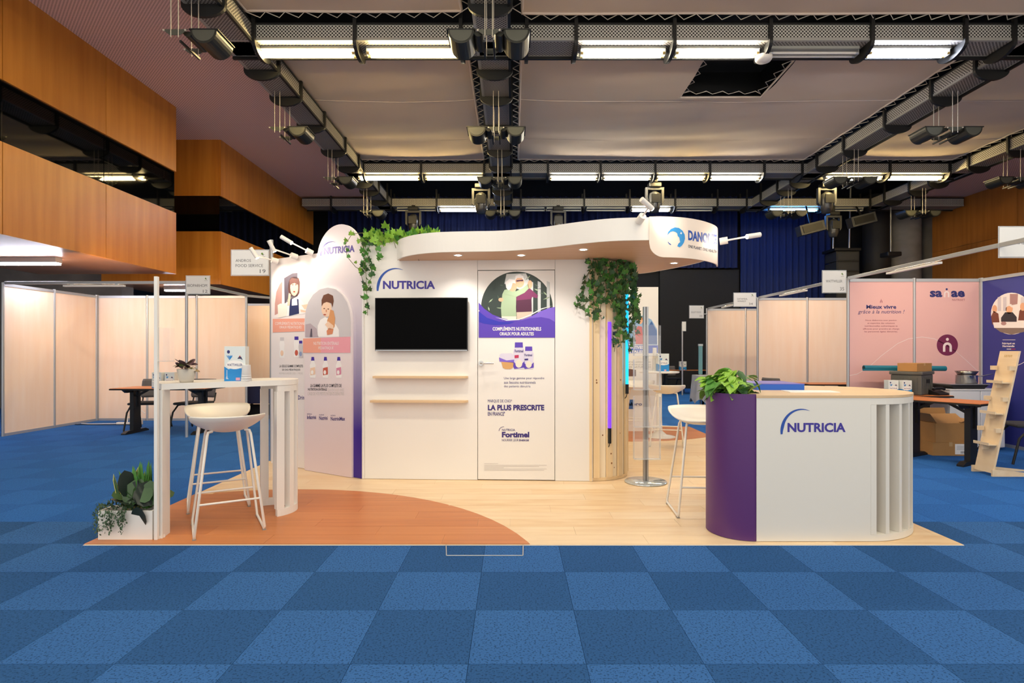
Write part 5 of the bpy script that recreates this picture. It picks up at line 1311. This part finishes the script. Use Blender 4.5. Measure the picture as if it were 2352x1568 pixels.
def make_chair():
    o = thing('visitor_chair', 'x', 'chair')
    b = MB(); n = 10; vs_ = []
    MB().box(-.23, .23, -.22, .22, .425, .465).build('seat', mat('seat_black', '#2f2f33', .8), o, bevel=.02)
    for y in (0, .018):
        for i in range(n+1):
            x = -.22+.44*i/n; yy = .25+y-.05*(1-(x/.22)**2)*-1-.03
            for z in (.52, .56, .8, .84): vs_.append((x*(.92 if z in (.52, .84) else 1), yy+(.06 if z > .7 else 0), z))
    m_ = (n+1)*4; fs = []
    for i in range(n):
        for j in range(3):
            p = i*4+j; fs += [(p, p+4, p+5, p+1), (m_+p, m_+p+1, m_+p+5, m_+p+4)]
    for i in range(n): fs += [(i*4, m_+i*4, m_+i*4+4, i*4+4), (i*4+3, i*4+7, m_+i*4+7, m_+i*4+3)]
    fs += [(0, 1, m_+1, m_), (1, 2, m_+2, m_+1), (2, 3, m_+3, m_+2), (n*4, m_+n*4, m_+n*4+1, n*4+1), (n*4+1, m_+n*4+1, m_+n*4+2, n*4+2), (n*4+2, m_+n*4+2, m_+n*4+3, n*4+3)]
    b.add(vs_, fs, True); b.build('backrest', CHAIRG, o)
    for s in (-1, 1):
        MB().tube([(s*.215, .05, .42), (s*.22, -.1, .41), (s*.235, -.2, .3), (s*.25, -.27, .0)], .014, 8).build('leg', BLACK, o)
        MB().tube([(s*.215, -.05, .42), (s*.22, .12, .40), (s*.235, .22, .28), (s*.25, .3, .0)], .014, 8).build('leg', BLACK, o)
        MB().tube([(s*.2, .15, .43), (s*.2, .25, .46), (s*.2, .29, .6)], .012, 8).build('back_support', BLACK, o)
    return o
ch = make_chair()
for q, (x, y, rz, l) in enumerate(((-6.2, 9.62, .15, 'grey-backed visitor chair at the left end of the booth table'), (-5.42, 9.62, -.12, 'grey-backed visitor chair behind the free-standing post'),
        (6.18, 6.78, -PI/2-.3, 'grey visitor chair cut off by the right edge of the picture'), (4.95, 10.35, PI*.6, 'dark visitor chair beyond the counter, before the maple wall'), (5.15, 18.2, .2, 'dim visitor chair at the far table by the back wall'))):
    o = ch if q == 0 else dup(ch)
    o.location = (x, y, 0); o.rotation_euler = (0, 0, rz); tag(o, l, 'chair', 'grey and black visitor chairs')
carton('blue drink carton on the orange folding table of the left booth', (-5.66, 9.05, .736), 0, h_=.25, w_=.15)
carton('second drink carton on the left booth table, half hidden by the tall post', (-5.49, 9.1, .736), .1, h_=.25, w_=.15)
carton('small drink carton on the dim far table by the back wall', (5.25, 17.5, .736), 0, h_=.27, w_=.2)
# cable and power strip
o = thing('power_strip', 'white power strip with looping cable on the carpet by the left table', 'power strip', loc=(-6.95, 10.2, 0))
MB().box(-.18, .1, -.03, .03, .001, .045).build('block', WHITE, o, bevel=.005); MB().box(.12, .25, -.05, .05, .001, .09).build('plug_box', WHITE, o)
MB().tube([(-.18, 0, .02), (-.4, .05, .01), (-.7, .0, .012), (-.9, .1, .01)], .008, 6).build('cable', WHITE, o); MB().tube([(.0, 0, .045), (-.02, .05, .15), (.1, .05, .24), (.25, .02, .25), (.32, .0, .2)], .007, 6).build('cable', WHITE, o); MB().tube([(-.9, -.05, .01), (-.4, -.1, .01), (0, -.06, .01), (.2, -.09, .012)], .007, 6).build('cable', BLACK, o)
# navy clothed table
o = thing('clothed_table', 'table under a navy cloth behind the left slatted table end', 'table', loc=(-5.05, 11.35, 0))
MB().box(-.35, .35, -.3, .3, .30, .70).build('cloth', CLOTHN, o, bevel=.015)
for s in (-.3, .3):
    for t in (-.25, .25): MB().box(s-.02, s+.02, t-.02, t+.02, 0, .30).build('leg', BLACK, o)
MB().box(-.28, .28, -.1, .1, .05, .25).build('storage_box', BLACKM, o)
tag(MB().lathe([(0, 0), (.11, 0), (.12, .03), (.1, .07), (.04, .09), (0, .09)], 18).build('folded_bag', mat('bag_print', '#d8d4d4', .7, var=((30, 30, 8), .02), col2='#222226'), loc=(-4.98, 11.25, .70)), 'black and white patterned bundle on the navy cloth', 'bag')
# cloth-covered table and roll-up banner far right
o = thing('clothed_table', 'table with a light grey draped cloth near the farthest partition', 'table', loc=(4.62, 13.75, 0))
b = MB(); n = 40; vs_ = []
for i in range(n):
    a = 2*PI*i/n; sx_ = max(-1, min(1, 1.25*math.cos(a))); sy_ = max(-1, min(1, 1.25*math.sin(a)))
    w1 = 1+.05*math.sin(a*9); vs_ += [(sx_*.2, sy_*.3, .74), (sx_*.2*w1*1.1, sy_*.3*w1*1.1, .45), (sx_*.2*w1*1.25, sy_*.3*w1*1.2, .12+.06*math.sin(a*5))]
b.add(vs_, [(3*i+j, 3*((i+1) % n)+j, 3*((i+1) % n)+j+1, 3*i+j+1) for i in range(n) for j in range(2)], True); b.add([vs_[3*i] for i in range(n)], [tuple(range(n))])
b.build('cloth', mat('cloth_grey', '#a8aab2', .9), o)
MB().cyl((0, 0, 0), (0, 0, .72), .03, n=10).build('leg', BLACK, o)
o = thing('banner_stand', 'pale teal banner seen from its edge beside the farthest partition', 'banner', loc=(4.64, 14.0, .0))
MB().box(-.045, .045, -.03, .03, .75, 1.45).build('banner', mat('teal_banner', '#6fa3ac', .5), o, bevel=.01); MB().box(-.05, .05, -.035, .035, 1.45, 1.5).build('cap', mat('banner_cap', '#c9d6d8', .5), o); MB().cyl((0, 0, 0), (0, 0, .75), .02, n=8).build('pole', ALU, o)
# ---------------------------------------------------------------- right booth's stock
cr = thing('storage_crate', 'grey plastic folding crate with hand holes on the table by the pink wall', 'crate', loc=(5.48, 7.775, .736), rz=math.radians(38))
W, D, Hh = .46, .36, .27
MB().box(-W/2, W/2, -D/2, D/2, 0, Hh).build('body', CRATE, cr, bevel=.012); MB().box(-W/2-.015, W/2+.015, -D/2-.015, D/2+.015, Hh+.001, Hh+.045).build('lid', CRATE, cr, bevel=.01)
for k in range(5): MB().box(-W/2+.05+k*.083, -W/2+.07+k*.083, -D/2-.008, -D/2-.0005, .02, Hh-.04).build('rib', CRATE, cr)
for k in range(4): MB().box(-W/2-.008, -W/2-.0005, -D/2+.05+k*.078, -D/2+.07+k*.078, .02, Hh-.04).build('rib', CRATE, cr)
MB().box(-.07, .07, -D/2-.0095, -D/2-.0085, .16, .21).build('hand_hole', BLACKM, cr)
def cbox(name, label, loc, rz, w_, d_, h_, lid=True):
    o = thing(name, label, 'box', loc=loc, rz=rz)
    MB().box(-w_/2, w_/2, -d_/2, d_/2, 0, h_).build('body', CARTON, o, bevel=.003)
    MB().box(-.02, .02, -d_/2-.001, d_/2+.001, h_*.7, h_+.0012).build('tape', mat('tape', '#c7a06c', .3), o)
    return o
cbox('cardboard_box', 'shallow cardboard box on top of the grey crate', (5.48, 7.72, .736+.316), math.radians(30), .4, .24, .11)
rl = thing('paper_roll', 'teal paper roll lying across the crate behind the cardboard box', 'roll', loc=(4.95, 7.985, 1.044))
b = MB(); b.cyl((0, 0, .045), (1.15, 0, .035), .036, n=20); b.build('roll', mat('teal_paper', '#0f6d82', .5), rl)
MB().cyl((-.002, 0, .045), (-.0005, 0, .045), .026, n=16).build('hollow_end', mat('teal_dark', '#07323c', .6), rl)
MB().box(-.03, .5, -.045, -.02, .005, .03).build('loose_flap', MATS['teal_paper'], rl)
carton('white drink carton in front of the grey crate', (5.08, 7.60, .736), -.05, h_=.2, w_=.13, d_=.1)
carton('second white drink carton in front of the crate, nearer the crate corner', (5.225, 7.553, .736), .05, h_=.2, w_=.13, d_=.1)
o = thing('desk_telephone', 'black desk gadget beside the grey crate', 'telephone', loc=(5.72, 7.6, .736), rz=.3)
MB().prism_yz([(-.07, 0), (.07, 0), (.07, .07), (-.07, .025)], -.09, .09).build('base', BLACK, o, bevel=.006); MB().tube([(-.1, 0, .075), (-.06, 0, .09), (.06, 0, .09), (.1, 0, .075)], .02, 8).build('handset', BLACK, o)
fr = thing('refrigerator', 'white undercounter refrigerator in the corner of the pink booth', 'refrigerator', loc=(5.87, 7.6, 0))
MB().box(0, .74, .03, .6, .02, .795).build('body', mat('fridge_white', '#dfe0e4', .35), fr, bevel=.006); MB().box(0, .41, 0, .028, .03, .79).build('door', mat('fridge_white', '#dfe0e4', .35), fr, bevel=.008); MB().box(.416, .74, 0, .028, .03, .79).build('door', mat('fridge_white', '#dfe0e4', .35), fr, bevel=.008)
MB().box(-.005, .745, -.005, .6, .796, .812).build('top_plate', mat('fridge_white', '#dfe0e4', .35), fr)
for x in (.05, .69): MB().cyl((x, .1, 0), (x, .1, .02), .02, n=10).build('foot', BLACK, fr)
hob = thing('hotplate', 'flat black electric hotplate lying on the white refrigerator', 'hotplate', loc=(6.18, 7.86, .812))
MB().prism_xz([(-.26, .055), (.26, .055), (.2, .0), (-.2, 0)], -.2, .2).build('body', BLACK, hob); MB().box(-.27, .27, -.21, .21, .0555, .066).build('glass_top', mat('hob_glass', '#8f9094', .1, metal=.3), hob)
pot = thing('saucepan', 'steel saucepan with long handle on the hotplate', 'saucepan', loc=(6.30, 7.86, .878))
MB().lathe([(0, 0), (.12, 0), (.125, .01), (.125, .11), (.13, .115), (.12, .115), (.118, .01), (0, .008)], 30).build('pan', STEEL, pot); MB().tube([(.12, 0, .09), (.2, -.02, .1), (.34, -.03, .13)], .009, 8).build('handle', STEEL, pot)
MB().lathe([(.1, .115), (.135, .17), (.128, .17), (.095, .116)], 30).build('sieve', mat('steel_dark', '#8d8b88', .25, metal=1), pot)
b1_ = cbox('cardboard_box', 'lower cardboard box with a white shipping label, on the carpet', (5.55, 7.33, .0), math.radians(-3), .44, .34, .17)
MB().box(.05, .2, -.172, -.1712, .02, .15).build('shipping_label', WHITEP, b1_)
g = MB()
for k in range(7): g.box(.12+k*.009, .124+k*.009, -.1728, -.1722, .03, .06)
for k in range(4): g.box(.07, .17, -.1728, -.1722, .08+k*.015, .083+k*.015)
o_ = g.build('barcode', DARKT, b1_); o_['kind'] = 'stuff'
o = thing('cardboard_box', 'upper cardboard box with its flaps standing open', 'box', loc=(5.55, 7.33, .171), rz=math.radians(3))
w_, d_, h_ = .42, .32, .24
for n, a in (('side', (-w_/2, w_/2, -d_/2, -d_/2+.005, 0, h_)), ('side', (-w_/2, w_/2, d_/2-.005, d_/2, 0, h_)), ('side', (-w_/2, -w_/2+.005, -d_/2+.006, d_/2-.006, 0, h_)), ('side', (w_/2-.005, w_/2, -d_/2+.006, d_/2-.006, 0, h_)), ('base', (-w_/2+.006, w_/2-.006, -d_/2+.006, d_/2-.006, 0, .005))): MB().box(*a).build(n, CARTON, o)
for a, sz, rx, ry in (((0, -.06, h_+.05), (w_, .2, .004), .55, 0), ((0, d_/2+.02, h_+.08), (w_, .17, .004), 1.3, 0), ((-w_/2-.03, 0, h_+.06), (.15, d_, .004), 0, .9), ((w_/2-.03, 0, h_+.03), (.12, d_, .004), 0, -.35)): MB().obox(a, sz, 0, rx, ry).build('flap', CARTON2, o)
o = thing('cable_tangle', 'black cables and a small white adapter on the carpet by the refrigerator', 'cable', loc=(5.8, 7.3, 0))
MB().tube([(0, 0, .01), (.06, .04, .15), (.14, 0, .2), (.2, -.03, .12), (.12, -.06, .05), (.2, -.1, .012), (.3, -.05, .01)], .007, 6).build('cable', BLACK, o); MB().box(.0, .08, -.02, .02, .1, .16).build('adapter', WHITE, o)
# plywood ladder display
PLY = mat('plywood', '#ecd6b4', .55, var=((2, 14, 14), .3), col2='#e0c49c')
ld = thing('ladder_display', 'leaning plywood display ladder with small shelves at right', 'display', loc=(5.07, 6.11, 0), rz=-PI/2)
hw_, TH, LEAN = .118, 1.325, .29
yb = lambda z: LEAN*z/TH
b = MB(); v = [(x, yb(z)+dy, z) for z in (.03, TH) for dy in (0, .02) for x in (-hw_, hw_)]
b.add(v, [(0, 2, 3, 1), (4, 5, 7, 6), (0, 1, 5, 4), (2, 6, 7, 3), (0, 4, 6, 2), (1, 3, 7, 5)]); back = b.build('back_board', PLY, ld)
g = MB(); fnl = lambda x, y: (x, yb(y)-.001, y); g.text('sanae', (-.05, 1.26, .05, 1.285), lambda x, y: (x, yb(2.545-y)-.0012, 2.545-y)); g.build('lettering', mat('ply_ink', '#c09a50', .5), back)
for z in (.98, .65, .32):
    s_ = MB().box(-.1, .1, yb(z)-.09, yb(z)-.001, z, z+.012).build('shelf', PLY, ld); MB().box(-.1, .1, yb(z)-.09, yb(z)-.082, z+.0125, z+.03).build('lip', PLY, s_)
    MB().box(-.012, .012, yb(z)-.075, yb(z)-.001, z-.05, z-.0005).build('shelf_bracket', PLY, s_)
for z in (1.12, .79, .46):
    for s in (-1, 1): MB().box(s*(hw_-.01)-.014, s*(hw_-.01)+.014, yb(z)-.06, yb(z)-.001, z, z+.045).build('peg', PLY, ld)
for s in (-1, 1): MB().prism_yz([(-.01, 0), (.62, 0), (.62, .012), (.05, .07), (-.01, .07)], s*(hw_+.012)-.009, s*(hw_+.012)+.009).build('foot_rail', PLY, ld)
